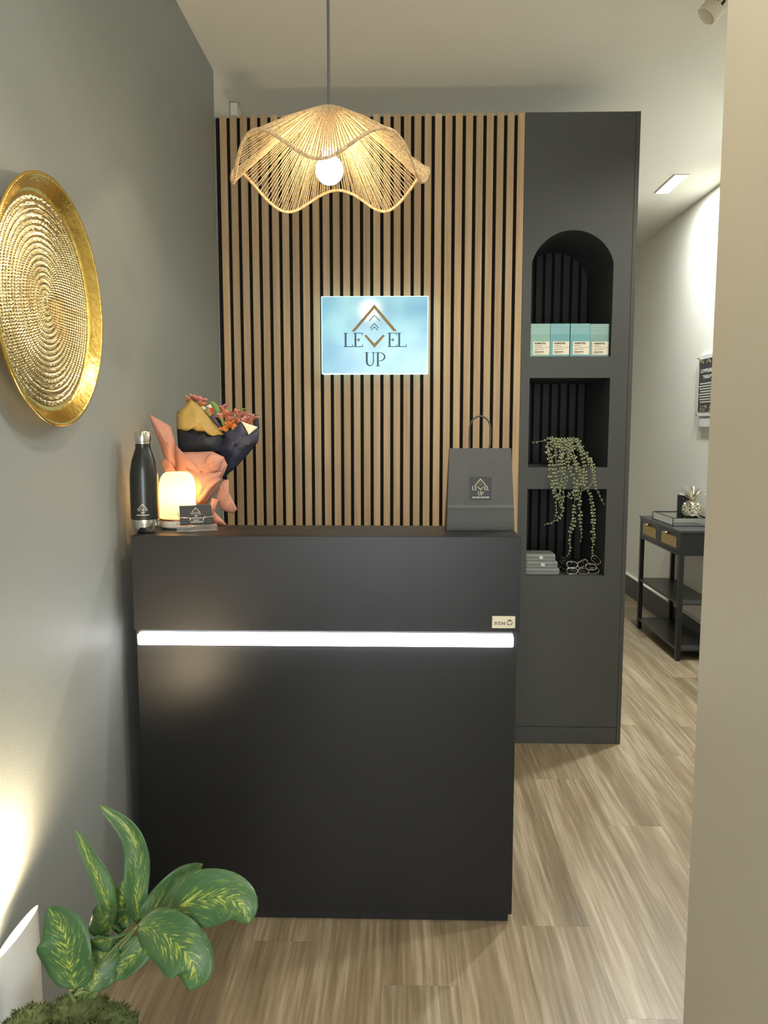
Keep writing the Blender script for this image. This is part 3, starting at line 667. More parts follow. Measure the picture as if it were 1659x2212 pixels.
leafg = M('leaf_green', (0.16, 0.24, 0.04), 0.45, var=0.2, scale=30)
def blade(mid, wd, up=Vector((0, -1, 0)), n=8):
    rows = []; mid = [Vector(p) for p in mid]; m = len(mid)
    for i in range(n + 1):
        t = i / n * (m - 1); k = min(int(t), m - 2); p = mid[k].lerp(mid[k+1], t - k); tg = (mid[k+1] - mid[k]).normalized()
        s_ = tg.cross(up).normalized(); ww = wd * math.sin(PI * (0.06 + 0.92 * i / n)) ** 0.8
        rows.append([p + s_ * ww * u + up * (-0.3 * ww * abs(u)) for u in (-1, -.5, 0, .5, 1)])
    return MB().grid(rows, uv=True)
for pts, wd, d in (([(860,470),(830,350),(780,260),(712,192)], .0075, 2.268), ([(1190,400),(1220,340),(1280,322)], .004, 2.280), ([(940,640),(920,560),(890,480)], .005, 2.245), ([(1040,380),(1035,340),(1035,300)], .003, 2.265), ([(1130,480),(1110,430),(1100,390)], .003, 2.245)):
    blade([at(*cr1(x, y), d) for x, y in pts], wd).build('leaf', leafg, bq, smooth=True, solid=0.0005)
mb = MB()
for i in range(7):
    mb.tube([at(*cr1(930 + 14*i, 1410 + 5*(i % 3)), 2.265), at(*cr1(1000 + 30*i - 100, 900), 2.275), at(*cr1(700 + 110*i, 600), 2.280)], 0.0016, 5)
mb.build('stems', leafg, bq)
MB().tube([at(*cr1(900, 1440), 2.266), at(*cr1(955, 1390), 2.266)], [0.006, 0.009], 10).build('stem_wrap', blackp, bq)

# ------------------------------------------------------------------ niche contents
boxw = 0.0772
def product_box(x0, y0, base, label):
    r = empty('product_box', (x0 + boxw/2, y0 + 0.03, 1.6095), label, 'box', 'product boxes in the arched niche')
    MB().box(x0, x0 + boxw, y0, y0 + 0.06, 1.6095, 1.7385).build('carton', base, r, bevel=0.0008)
    lm_ = MB()
    for i in range(6): lm_.box(x0 + 0.001, x0 + boxw - 0.0015, y0 - 0.0005, y0 - 0.0001, 1.7325 - i * 0.0068, 1.7342 - i * 0.0068)
    lm_.build('printed_lines', M('pale_line', (0.45, 0.62, 0.60), 0.5), r)
    lb_ = MB().box(x0 + 0.0105, x0 + boxw - 0.0012, y0 - 0.0006, y0 - 0.0001, 1.6165, 1.6685).build('label_panel', M('cream_label', (0.72, 0.68, 0.53), 0.5), r)
    ki = M('print_black', (0.03, 0.03, 0.03), 0.5); kg = M('print_grey', (0.25, 0.22, 0.19), 0.5)
    text_mesh('HUMANTRA', 0.0100, ki, facing_front(x0 + 0.0165, y0 - 0.0009, 1.6578), lb_, 'lettering', 'LEFT', 0.00035, 0.80)
    fp = MB()
    fp.box(x0 + 0.017, x0 + 0.045, y0 - 0.0010, y0 - 0.0007, 1.6500, 1.6522); fp.box(x0 + 0.017, x0 + boxw - 0.002, y0 - 0.0010, y0 - 0.0007, 1.6440, 1.6453)
    for a, b in ((.0385, 1.6385), (.0365, 1.6360), (.011, 1.6335), (.036, 1.6205), (.018, 1.6228)): fp.box(x0 + 0.0165, x0 + 0.0165 + a, y0 - 0.0010, y0 - 0.0007, b, b + 0.0009)
    fp.build('fine_print', kg, lb_)
    MB().box(x0 + 0.0165, x0 + 0.0535, y0 - 0.0010, y0 - 0.0007, 1.6262, 1.6290).build('slogan', ki, lb_)
mint = M('mint_carton', (0.24, 0.42, 0.36), 0.4, var=0.05); teal = M('teal_carton', (0.15, 0.36, 0.39), 0.4, var=0.05); sage = M('sage_carton', (0.21, 0.35, 0.32), 0.45, var=0.05)
product_box(0.5085, 3.224, mint, 'mint green carton beside the wooden slats in the arched niche')
product_box(0.5868, 3.224, teal, 'teal carton next to the mint green one in the arched niche')
product_box(0.6668, 3.224, teal, 'teal carton next to the dull sage one in the arched niche')
product_box(0.7470, 3.236, sage, 'dull sage green carton set back at the end of the row in arched niche')

# trailing plant
tp = empty('trailing_plant', (0.655, 3.36, 1.165), 'pale green trailing plant with small round leaves spilling from the square niche', 'plant')
MB().lathe([(0, 1.1655), (0.040, 1.1655), (0.050, 1.235), (0.052, 1.236), (0.048, 1.236), (0.044, 1.222), (0, 1.222)], (0.655, 3.36, 0), 24).build('pot', M('dark_pot', (0.02, 0.02, 0.02), 0.6), tp, smooth=True, sharp=0.6)
def c5(x, y): return (1100 + x / 5.529, 880 + y / 5.529)
sage_leaf = M('sage_leaf', (0.32, 0.35, 0.20), 0.40, var=0.22, scale=40, spec=0.6)
strands = [
 [(490,400),(450,480),(455,560),(500,650),(480,780),(490,880),(540,980),(560,1100),(570,1220),(550,1330)],
 [(560,400),(540,500),(560,640),(560,780),(580,900),(600,1000),(640,1150),(630,1290),(540,1370),(420,1400)],
 [(620,400),(600,520),(640,640),(650,760),(690,870),(640,960),(660,1060),(650,1130)],
 [(700,380),(690,500),(700,650),(740,760),(780,900),(800,1000),(780,1100),(770,1250),(770,1400),(720,1490),(710,1580),(745,1680),(690,1780)],
 [(740,380),(730,520),(780,650),(830,800),(820,950),(830,1080),(850,1250),(850,1420),(870,1540),(850,1600)],
 [(790,380),(840,460),(870,560),(900,700),(900,850),(920,1000),(970,1060),(990,1180),(1010,1300),(990,1450),(1005,1560),(990,1780)],
 [(830,400),(890,510),(960,620),(1010,720),(1020,850),(950,960),(890,990)],
 [(880,520),(960,640),(1000,820),(1020,930),(1060,1010),(1100,1100),(1130,1160)],
 [(560,400),(510,360),(440,390),(380,410),(280,420)],
 [(650,380),(660,480),(620,600),(590,720),(640,850),(600,1000),(590,1120)],
 [(760,430),(770,560),(800,680),(860,800),(880,950),(840,1060),(840,1130)],
 [(780,640),(800,850),(800,1000),(720,1040),(660,1050),(700,1095),(780,1080)],
 [(520,420),(470,520),(520,640),(540,780),(520,920),(580,1040),(600,1180)],
]
for si, st_ in enumerate(strands):
    rnd = random.Random(100 + si); Yf = 3.185 + rnd.uniform(-.02, .012)
    P = []
    for k, (x, y) in enumerate(st_):
        yy = Yf + (0.055 * (1 - k / 2) if k < 2 else 0); P.append(at(*c5(x, y), yy))
    root = Vector((0.655 + rnd.uniform(-.03, .03), 3.35, 1.228))
    P = [root, root.lerp(P[0], 0.6) + Vector((0, 0, 0.02))] + P
    # resample
    D = []
    for a, b in zip(P[:-1], P[1:]):
        n = max(1, int((b - a).length / 0.0125))
        for j in range(n): D.append(a.lerp(b, j / n))
    D.append(P[-1]); 
    for _ in range(2): D = [D[0]] + [(D[i-1] + D[i]*2 + D[i+1]) / 4 for i in range(1, len(D)-1)] + [D[-1]]
    mb = MB(); mb.tube(D, 0.0009, 4)
    for i, p in enumerate(D):
        if i < 2: continue
        tg = (D[min(i+1, len(D)-1)] - D[i-1]).normalized(); sd = tg.cross(Vector((0, 1, 0)));
        if sd.length < 0.1: sd = Vector((1, 0, 0))
        sd.normalize(); endf = min(1.0, 0.35 + (len(D) - i) / 14)
        for sgn in (-1, 1):
            if rnd.random() < 0.20: continue
            dr = (sd * sgn + tg * rnd.uniform(-.2, .5) + Vector((0, rnd.uniform(-.7, .4), 0))).normalized()
            r = 0.0053 * rnd.uniform(0.75, 1.15) * endf; c = p + dr * (r * 1.15)
            nrm = (Vector((rnd.uniform(-.7, .7), -1, rnd.uniform(-.5, .8)))).normalized()
            a = (dr - nrm * dr.dot(nrm)).normalized(); b = nrm.cross(a); n0 = len(mb.v)
            mb.v.append(tuple(c - nrm * 0.0012))
            for q in range(8): mb.v.append(tuple(c + (a * math.cos(q*PI/4) + b * math.sin(q*PI/4) * 0.92) * r))
            mb.v.append(tuple(c + nrm * 0.0008))
            for q in range(8):
                mb.f.append((n0, n0 + 1 + q, n0 + 1 + (q+1) % 8)); mb.f.append((n0 + 9, n0 + 1 + (q+1) % 8, n0 + 1 + q))
    tag(mb.build('leafy_strand', sage_leaf, tp, smooth=True), kind='stuff')

# plastic cases
cl = M('frosted_plastic', (0.36, 0.39, 0.38), 0.35, trans=0.35, var=0.05)
cl2 = M('frosted_clasp', (0.60, 0.60, 0.52), 0.4)
for i, (x1, z0, z1, lb_) in enumerate(((0.648, 0.7194, 0.7470, 'widest frosted plastic case at the bottom of the stack'), (0.640, 0.7474, 0.7760, 'middle frosted plastic case of the stack'), (0.630, 0.7764, 0.8060, 'topmost frosted plastic case of the stack'))):
    r = empty('plastic_case', (0.578, 3.29, z0), lb_, 'case', 'stacked plastic cases')
    x0 = 0.5085; zm = (z0 + z1) / 2
    MB().box(x0, x1, 3.232, 3.335, z0, zm - 0.0008).build('tray', cl, r, bevel=0.004)
    MB().box(x0, x1, 3.231, 3.336, zm + 0.0004, z1).build('lid', cl, r, bevel=0.004)
    MB().box(x0 - .0005, x1 + 0.001, 3.2295, 3.3365, zm - 0.0012, zm + 0.0012).build('seam_lip', cl, r)
    if i: MB().box(0.562 + .008*(i == 1), 0.578 + .008*(i == 1), 3.2275, 3.2305, zm - 0.006, zm + 0.007).build('clasp', cl2, r, bevel=0.001)
# carabiners
def stadium(cx, cz, ang, L_=0.0130, R_=0.0118, n=10):
    p = []
    for i in range(n + 1): a = -PI/2 + PI * i / n; p.append((L_ * 0.78 + R_ * math.cos(a), R_ * math.sin(a)))
    for i in range(n + 1): a = PI/2 + PI * i / n; p.append((-L_ * 0.78 + R_ * 1.08 * math.cos(a), R_ * 1.08 * math.sin(a)))
    return [(cx + x*math.cos(ang) - y*math.sin(ang), cz + x*math.sin(ang) + y*math.cos(ang)) for x, y in p]
cw_ = [(0.703, 0.7330, 0.0, 3.246), (0.749, 0.7330, PI, 3.246), (0.794, 0.7330, 0.1, 3.254), (0.703, 0.7590, -0.06, 3.250), (0.747, 0.7640, 0.5, 3.250), (0.778, 0.7525, -0.08, 3.236), (0.803, 0.7780, -0.75, 3.256)]
clab = ['steel ring clip lying flat at the bottom beside the dark cord', 'steel ring clip in the middle of the bottom row', 'steel ring clip at the bottom against the niche side',
        'steel ring clip lying level on the bottom clip beside the dark cord', 'steel ring clip tilted upward on the pile', 'steel ring clip lying in front of the others on the pile', 'steel ring clip steeply tilted on top of the pile']
for (x, zc, ang, yy), lb_ in zip(cw_, clab):
    r = empty('ring_clip', (x, yy, zc - 0.0128), lb_, 'clip', 'ring clips in the bottom niche')
    MB().tube([(a, yy, b) for a, b in stadium(x, zc, ang)], 0.0013, 6, closed=True).build('steel_loop', chrome, r, smooth=True)
    ca, sa = math.cos(ang), math.sin(ang)
    MB().tube([(x - .004*ca - .0112*-sa*1, yy, zc - .004*sa + .0112*ca), (x - .002*ca - .004*-sa, yy, zc - .002*sa + .004*ca)], 0.0010, 6).build('gate', chrome, r)
    MB().tube([(a, yy + 0.009, b) for a, b in stadium(x, zc, ang)], 0.0035, 6, closed=True).build('black_band', metal_black, r, smooth=True)
mb = MB(); rnd = random.Random(5); pts = []
for i in range(90):
    a = i * 0.62; pts.append((0.676 + 0.020*math.cos(a) + rnd.uniform(-.004, .004), 3.31 + 0.03*math.sin(a*0.7), 0.7245 + 0.060 * (i / 90) + 0.004*math.sin(a*1.7)))
mb.tube(pts, 0.0032, 6)
tag(mb.build('black_cord', M('black_rubber', (0.016, 0.02, 0.018), 0.5), None, smooth=True), 'tangled black rubber cord behind the ring clips', 'cord')

# ------------------------------------------------------------------ console table in the far room
ct = empty('console_table', (1.665, 4.80, 0), 'slim black metal console table with two rattan drawers and lower shelves', 'table')
tx0, tx1, ty0, ty1 = 1.556, 1.785, 4.415, 5.175
for (x, y) in ((tx0, ty0), (tx0, ty1 - .026), (tx1 - .026, ty0), (tx1 - .026, ty1 - .026)):
    MB().box(x, x + .026, y, y + .026, 0, 0.735).build('leg', metal_black, ct, bevel=0.001)
MB().box(tx0 - .004, tx1 + .001, ty0 - .004, ty1 + .004, 0.7355, 0.7495).build('table_top', shelf_black, ct, bevel=0.001)
MB().box(tx0 + .026, tx1 - .026, ty0, ty0 + .012, 0.607, 0.735).box(tx0 + .026, tx1 - .026, ty1 - .012, ty1, 0.607, 0.735).box(tx1 - .013, tx1 - .001, ty0 + .026, ty1 - .026, 0.607, 0.735).build('apron', metal_black, ct)
MB().box(tx0 + .001, tx0 + .02, ty0 + .0262, ty1 - .0262, 0.604, 0.618).box(tx0 + .001, tx0 + .02, 4.785, 4.805, 0.618, 0.735).build('drawer_rail', metal_black, ct)
MB().box(tx0 + .0265, tx1 - .0265, ty0 + .013, ty1 - .013, 0.606, 0.616).build('drawer_bottom', metal_black, ct)
rat = M('woven_rattan', (0.58, 0.43, 0.19), 0.7, var=0.12, scale=220, bump=0.4, bscale=700)
for (y0, y1) in ((ty0 + .028, 4.783), (4.807, ty1 - .028)):
    dr = MB().box(tx0 + .002, tx0 + .016, y0, y1, 0.620, 0.733).build('drawer', metal_black, ct)
    MB().box(tx0 - .001, tx0 + .0018, y0 + .045, y1 - .045, 0.643, 0.704).build('rattan_inset', rat, dr)
    ym = (y0 + y1) / 2
    MB().tube([(tx0 + .002, ym, .714), (tx0 - .022, ym, .714)], .006, 8).tube([(tx0 - .022, ym - .022, .714), (tx0 - .022, ym + .022, .714)], .008, 10).build('handle', brass, dr, smooth=True)
for zz in (0.323, 0.058):
    MB().box(tx0 + .003, tx1 - .003, ty0 + .003, ty1 - .003, zz, zz + .014).build('shelf', shelf_black, ct, bevel=0.001)
mirror = M('mirror_glass', (0.62, 0.66, 0.64), 0.04, 1.0, var=0.02)
mt_ = empty('mirror_tray', (1.68, 4.80, 0.7496), 'mirrored tray with black edges on the console table', 'tray')
MB().box(1.577, 1.782, 4.612, 4.985, 0.7500, 0.7965).build('mirror_side', mirror, mt_)
mb = MB()
for (x, y) in ((1.577, 4.612), (1.577, 4.985), (1.782, 4.612), (1.782, 4.985)): mb.box(x - .002, x + .002, y - .002, y + .002, .7500, .8000)
for zz in (.7498, .7966): mb.box(1.575, 1.784, 4.610, 4.614, zz, zz + .0035).box(1.575, 1.784, 4.983, 4.987, zz, zz + .0035).box(1.575, 1.579, 4.614, 4.983, zz, zz + .0035).box(1.780, 1.784, 4.614, 4.983, zz, zz + .0035)
mb.build('black_edging', metal_black, mt_)
jar = empty('candle_jar', (1.722, 4.86, 0.7967), 'open black cylindrical jar behind the silver pineapple', 'jar')
MB().lathe([(0, .7969), (0.036, .7969), (0.038, .800), (0.038, .915), (0.036, .9165), (0.034, .915), (0.034, .90), (0.033, .82), (0, .82)], (1.722, 4.86, 0), 32).build('jar_body', metal_black, jar, smooth=True, sharp=0.6)
MB().lathe([(0.0375, .9120), (0.0392, .9130), (0.0392, .9165), (0.0375, .9172)], (1.722, 4.86, 0), 32).build('rim', M('pewter', (0.25, 0.26, 0.25), 0.3, 0.8), jar, smooth=True)
pin = empty('pineapple_ornament', (1.725, 4.715, 0.7967), 'silver pineapple ornament on the mirrored tray', 'ornament')
silver = M('champagne_silver', (0.80, 0.76, 0.64), 0.18, 1.0, var=0.05)
PX, PY, PZ = 1.722, 4.715, 0.7968
mb = MB(); mb.lathe([(0, PZ), (0.034, PZ), (0.048, PZ + .015), (0.053, PZ + .040), (0.049, PZ + .066), (0.036, PZ + .088), (0.018, PZ + .098), (0, PZ + .099)], (PX, PY, 0), 32)
mb.build('body', silver, pin, smooth=True)
mb = MB()
for i in range(8):
    t = (i + .5) / 8; zz = PZ + .006 + .086 * t; r = 0.0525 * math.sqrt(max(0.05, 1 - ((t - .44) / .62) ** 2)); n = 12
    for k in range(n):
        a = 2*PI*(k + .5*(i % 2)) / n; c = Vector((PX + r*math.cos(a), PY + r*math.sin(a), zz)); o_ = Vector((math.cos(a), math.sin(a), 0)); s_ = Vector((-math.sin(a), math.cos(a), 0)); u_ = Vector((0, 0, 1)); h = .0068; n0 = len(mb.v)
        ww = r * PI / n * 0.95
        mb.v += [tuple(c - s_*ww), tuple(c - u_*h*1.1), tuple(c + s_*ww), tuple(c + u_*h*1.1), tuple(c + o_*.010 + u_*.003)]
        mb.f += [(n0, n0+1, n0+4), (n0+1, n0+2, n0+4), (n0+2, n0+3, n0+4), (n0+3, n0, n0+4)]
tag(mb.build('skin_scales', silver, pin), kind='stuff')
rnd = random.Random(8)
for i in range(18):
    a = 2*PI*i/18 + rnd.uniform(-.2, .2); op = (0.35, 0.8, 1.25)[i % 3]; ln = (0.100, 0.088, 0.066)[i % 3]
    b0 = Vector((PX + .010*math.cos(a), PY + .010*math.sin(a), PZ + .096)); o_ = Vector((math.cos(a), math.sin(a), 0))
    P = [b0 + o_ * (ln * op * t ** 1.6) + Vector((0, 0, ln * (t - 0.25*op*t*t))) for t in (0, .25, .5, .75, 1)]
    blade(P, .0085, up=(Vector((0, 0, 1)) - o_ * 0.6).normalized(), n=6).build('crown_leaf', silver, pin, smooth=True, solid=0.0008)

# poster in an acrylic holder on the right wall
po = empty('framed_notice', (1.79, 4.72, 1.40), 'black framed notice with pale lettering and brass fixings on white wall', 'poster')
MB().box(1.782, 1.797, 4.560, 4.870, 1.392, 1.752).build('acrylic_panel', M('milky_acrylic', (0.66, 0.68, 0.66), 0.15), po, bevel=0.001)
MB().box(1.7805, 1.7815, 4.578, 4.852, 1.418, 1.728).build('black_sheet', M('poster_black', (0.035, 0.037, 0.038), 0.4, var=0.2), po)
pk = M('poster_ink', (0.60, 0.58, 0.52), 0.5); pg = M('poster_gold_fleck', (0.38, 0.29, 0.17), 0.5, var=0.4, scale=200)
text_mesh('COMPRESSION', 0.030, pk, facing_left(1.7800, 4.715, 1.648), po, 'lettering', bold=0.0006, sx=1.15)
text_mesh('THERAPY', 0.030, pk, facing_left(1.7800, 4.715, 1.612), po, 'lettering', bold=0.0006, sx=1.15)
mb = MB()
for i, ww in enumerate((.112, .130, .118, .108, .133, .122, .112, .104)):
    y = 4.715 + ww; zz = 1.580 - i * 0.0155
    rnd = random.Random(i)
    while y > 4.715 - ww:
        l = rnd.uniform(.010, .026); mb.box(1.7796, 1.7803, max(4.715 - ww, y - l), y, zz, zz + 0.0075); y -= l + 0.005
mb.build('fine_print', pk, po)
mb = MB(); rnd = random.Random(3)
for i in range(26):
    top = i % 2; yy = rnd.uniform(4.585, 4.845); zz = (1.7 + rnd.uniform(0, .022)) if top else (1.422 + rnd.uniform(0, .03)); s_ = rnd.uniform(.005, .013)
    mb.prism([(yy + s_*math.cos(k*1.05 + i), zz + s_*.8*math.sin(k*1.05 + i)) for k in range(6)], lambda a, b, w_: (1.7803 - w_, a, min(max(b, 1.4185), 1.7275)), 0, 0.0004)
mb.build('gold_flecks', pg, po)
for (y, zz) in ((4.857, 1.738), (4.857, 1.404), (4.573, 1.738), (4.573, 1.404)):
    MB().lathe([(0, 0), (.006, 0), (.006, .024), (0, .024)], (1.770, y, zz), 14, 'x').build('standoff', brass, po, smooth=True, sharp=0.6)
# small clear leaflet pocket under the notice
MB().box(1.785, 1.798, 4.58, 4.835, 1.330, 1.378).build('leaflet_pocket', M('milky_acrylic', (0.66, 0.68, 0.66), 0.15), po)

# stool behind the display unit: chrome star base on castors
sto = empty('stool', (1.13, 5.30, 0), 'stool with chrome star base half hidden behind the charcoal unit', 'stool')
for k in range(5):
    a = math.radians(-18 + 72 * k); e_ = Vector((1.13 + .245*math.cos(a), 5.30 + .245*math.sin(a), 0.055))
    MB().tube([(1.13, 5.30, .085), (e_.x, e_.y, .066)], [.018, .013], 8).build('base_leg', chrome, sto, smooth=True)
    MB().lathe([(0, -.012), (.022, -.012), (.025, 0), (.022, .012), (0, .012)], (e_.x, e_.y, .0255), 16, 'y').build('castor', metal_black, sto, smooth=True)
MB().tube([(1.13, 5.30, .07), (1.13, 5.30, .44)], .022, 12).build('column', chrome, sto, smooth=True)
MB().lathe([(0, .44), (.165, .44), (.175, .46), (.17, .50), (.15, .515), (0, .52)], (1.13, 5.30, 0), 32).build('seat', metal_black, sto, smooth=True)

# ------------------------------------------------------------------ ceiling spotlight, downlights out of view, light patch slab
sp = empty('spotlight', (1.02, 2.62, 2.60), 'white ceiling spotlight head with dark vents near the beige wall', 'light')
wp = M('white_plastic', (0.72, 0.68, 0.60), 0.4)
MB().lathe([(0, 2.640), (.012, 2.640), (.012, 2.690), (.04, 2.692), (.04, 2.7025), (0, 2.7025)], (0.968, 2.62, 0), 24).build('mount', wp, sp, smooth=True, sharp=0.5)
SR = Matrix.Translation((0.968, 2.62, 2.632)) @ Matrix.Rotation(math.radians(40), 4, 'Y')
tr4(MB().lathe([(0, .022), (.024, .022), (.033, .012), (.033, -.046), (.029, -.050), (.026, -.042), (0, -.034)], (0, 0, 0), 28), SR).build('head', wp, sp, smooth=True, sharp=0.5)
for k in range(3):
    a = math.radians(-40 + 32*k); tr4(MB().box(-.004, .004, -.001, .001, -.012, .004), SR @ Matrix.Rotation(a, 4, 'Z') @ Matrix.Translation((0, -.0332, 0))).build('vent', metal_black, sp)
def downlight(x, y, power, col, label, size=2.2):
    r = empty('downlight', (x, y, CEIL - 0.012), label, 'light', 'recessed ceiling downlights')
    MB().lathe([(.045, CEIL - .0004), (.058, CEIL - .0004), (.058, CEIL - .006), (.048, CEIL - .010), (.045, CEIL - .006)], (x, y, 0), 32).build('trim_ring', wp, r, smooth=True)
    dm, dt, db = nodes('downlight_glow'); db.inputs['Emission Color'].default_value = (*col, 1); db.inputs['Emission Strength'].default_value = 6
    MB().lathe([(0, CEIL - .004), (.046, CEIL - .004), (.046, CEIL - .0005), (0, CEIL - .0005)], (x, y, 0), 32).build('lens', dm, r)
    lamp_spot('downlight_beam', (x, y, CEIL - 0.014), (x, y, 0), power, col, 0.045, size, 0.6, r)
downlight(0.28, 1.15, 36, (1.0, 0.93, 0.82), 'recessed ceiling downlight above the entrance passage', 2.7)
downlight(1.25, 2.30, 70, (1.0, 0.96, 0.86), 'added unseen fill downlight beside the white spotlight head', 2.6)  # weaker lamp out of view, added to light the cabinet
downlight(1.56, 3.70, 175, (0.95, 1.0, 1.0), 'recessed ceiling downlight close to the far white wall', 2.7)
pn = empty('light_patch', (1.52, 4.69, CEIL - 0.006), 'pale glowing slab standing for a patch of light on the ceiling', 'light')  # patch of light on the ceiling, built as a glowing slab; no real fixture
MB().box(1.478, 1.562, 4.52, 4.865, CEIL - 0.005, CEIL - 0.0004).build('patch_backing', wp, pn, bevel=0.0015)
dm, dt, db = nodes('patch_glow'); db.inputs['Emission Color'].default_value = (0.98, 1.0, 0.96, 1); db.inputs['Emission Strength'].default_value = 0.42
MB().box(1.483, 1.557, 4.525, 4.860, CEIL - 0.007, CEIL - 0.0052).build('patch_face', dm, pn)
pa = area('patch_fill', (0, 0, 0), (0, 0, 0), 0.07, 0.33, 15, (0.95, 1.0, 1.0)); pa.parent = pn; pa.location = (0, 0, -0.004)  # added fill beam to brighten the right wall

# ------------------------------------------------------------------ floor uplight by the left wall
UX, UY = -0.687, 1.300
up = empty('floor_uplight', (UX, UY, 0), 'white floor uplight with a bright slanted lens against the grey wall', 'light')
ur = 0.037
def cut(x, y):  # slanted top plane
    return 0.432 + (x - UX) * 1.12 + (y - UY) * 0.25
mb = MB(); n = 40
rows = [[(UX + ur*math.cos(2*PI*k/n), UY + ur*math.sin(2*PI*k/n), z_) for k in range(n + 1)] for z_ in (0.02,)]
rows.append([(UX + ur*math.cos(2*PI*k/n), UY + ur*math.sin(2*PI*k/n), cut(UX + ur*math.cos(2*PI*k/n), UY + ur*math.sin(2*PI*k/n))) for k in range(n + 1)])
rows.append([(UX + .9*ur*math.cos(2*PI*k/n), UY + .9*ur*math.sin(2*PI*k/n), cut(UX + .9*ur*math.cos(2*PI*k/n), UY + .9*ur*math.sin(2*PI*k/n))) for k in range(n + 1)])
rows.append([(UX + .9*ur*math.cos(2*PI*k/n), UY + .9*ur*math.sin(2*PI*k/n), cut(UX + .9*ur*math.cos(2*PI*k/n), UY + .9*ur*math.sin(2*PI*k/n)) - .006) for k in range(n + 1)])
mb.grid(rows); mb.build('lamp_can', M('uplight_white', (0.62, 0.60, 0.55), 0.4), up, smooth=True, sharp=0.5)
MB().lathe([(0, 0), (.046, 0), (.046, .012), (.040, .02), (0, .02)], (UX, UY, 0), 32).build('foot', M('uplight_white', (0.62, 0.60, 0.55), 0.4), up, smooth=True, sharp=0.5)
um, ut, ub = nodes('uplight_lens'); ub.inputs['Emission Color'].default_value = (1.0, 0.86, 0.60, 1); ub.inputs['Emission Strength'].default_value = 25
mb = MB(); mb.v = [(UX, UY, cut(UX, UY) - .002)] + [(UX + .9*ur*math.cos(2*PI*k/n), UY + .9*ur*math.sin(2*PI*k/n), cut(UX + .9*ur*math.cos(2*PI*k/n), UY + .9*ur*math.sin(2*PI*k/n)) - .004) for k in range(n)]
mb.f = [(0, 1 + k, 1 + (k + 1) % n) for k in range(n)]
mb.build('lens', um, up)
lamp_spot('uplight_beam', (UX - 0.012, UY + 0.004, cut(UX, UY) + 0.012), (UX - 0.25, UY + 0.16, cut(UX, UY) + 0.75), 30, (1.0, 0.78, 0.48), 0.022, math.radians(152), 0.85, up)

# ------------------------------------------------------------------ potted dieffenbachia
plant = empty('potted_plant', (-0.535, 1.15, 0), 'variegated broad leaved plant in mossy pot on the floor by the uplight', 'plant')
MB().lathe([(0, 0), (.075, 0), (.080, .005), (.098, .335), (.100, .340), (.094, .340), (.090, .315), (0, .315)], (-0.535, 1.15, 0), 40).build('pot', M('stone_pot', (0.22, 0.22, 0.21), 0.7, bump=0.2), plant, smooth=True, sharp=0.6)
vm, vt, vb = nodes('variegated_leaf'); N = vt.nodes; L = vt.links
uvn = N.new('ShaderNodeTexCoord'); sp_ = N.new('ShaderNodeSeparateXYZ'); L.new(uvn.outputs['UV'], sp_.inputs[0])
sb = N.new('ShaderNodeMath'); sb.operation = 'SUBTRACT'; L.new(sp_.outputs['X'], sb.inputs[0]); sb.inputs[1].default_value = 0.5
ab_ = N.new('ShaderNodeMath'); ab_.operation = 'ABSOLUTE'; L.new(sb.outputs[0], ab_.inputs[0])      # 0 midrib .. .5 edge
# chevron coordinate: along the leaf minus distance from the midrib
ch_ = N.new('ShaderNodeMath'); ch_.operation = 'MULTIPLY_ADD'; L.new(ab_.outputs[0], ch_.inputs[0]); ch_.inputs[1].default_value = -0.75; L.new(sp_.outputs['Y'], ch_.inputs[2])
cb = N.new('ShaderNodeCombineXYZ'); m9 = N.new('ShaderNodeMath'); m9.operation = 'MULTIPLY'; m9.inputs[1].default_value = 30; L.new(ch_.outputs[0], m9.inputs[0]); L.new(m9.outputs[0], cb.inputs['X'])
m10 = N.new('ShaderNodeMath'); m10.operation = 'MULTIPLY'; m10.inputs[1].default_value = 8; L.new(sp_.outputs['X'], m10.inputs[0]); L.new(m10.outputs[0], cb.inputs['Y'])
oi = N.new('ShaderNodeObjectInfo'); m11 = N.new('ShaderNodeMath'); m11.operation = 'MULTIPLY'; m11.inputs[1].default_value = 50; L.new(oi.outputs['Random'], m11.inputs[0]); L.new(m11.outputs[0], cb.inputs['Z'])
nz = N.new('ShaderNodeTexNoise'); nz.inputs['Scale'].default_value = 1.0; nz.inputs['Detail'].default_value = 5; nz.inputs['Roughness'].default_value = 0.65; L.new(cb.outputs[0], nz.inputs['Vector'])
fall = N.new('ShaderNodeMapRange'); fall.inputs['From Min'].default_value = 0.0; fall.inputs['From Max'].default_value = 0.38; fall.inputs['To Min'].default_value = 0.055; fall.inputs['To Max'].default_value = -0.10; L.new(ab_.outputs[0], fall.inputs['Value'])
sm_ = N.new('ShaderNodeMath'); sm_.operation = 'ADD'; L.new(nz.outputs['Fac'], sm_.inputs[0]); L.new(fall.outputs[0], sm_.inputs[1])
rp = N.new('ShaderNodeValToRGB'); e = rp.color_ramp.elements; e[0].position = 0.44; e[0].color = (0.085, 0.185, 0.070, 1); e[1].position = 0.64; e[1].color = (0.62, 0.66, 0.13, 1); k = e.new(0.545); k.color = (0.14, 0.26, 0.07, 1)
L.new(sm_.outputs[0], rp.inputs['Fac']); L.new(rp.outputs['Color'], vb.inputs['Base Color']); vb.inputs['Roughness'].default_value = 0.38
vtr = N.new('ShaderNodeBsdfTranslucent'); L.new(rp.outputs['Color'], vtr.inputs['Color']); vmx = N.new('ShaderNodeMixShader'); vmx.inputs[0].default_value = 0.25
L.new(vb.outputs[0], vmx.inputs[1]); L.new(vtr.outputs[0], vmx.inputs[2]); L.new(vmx.outputs[0], N['Material Output'].inputs['Surface'])
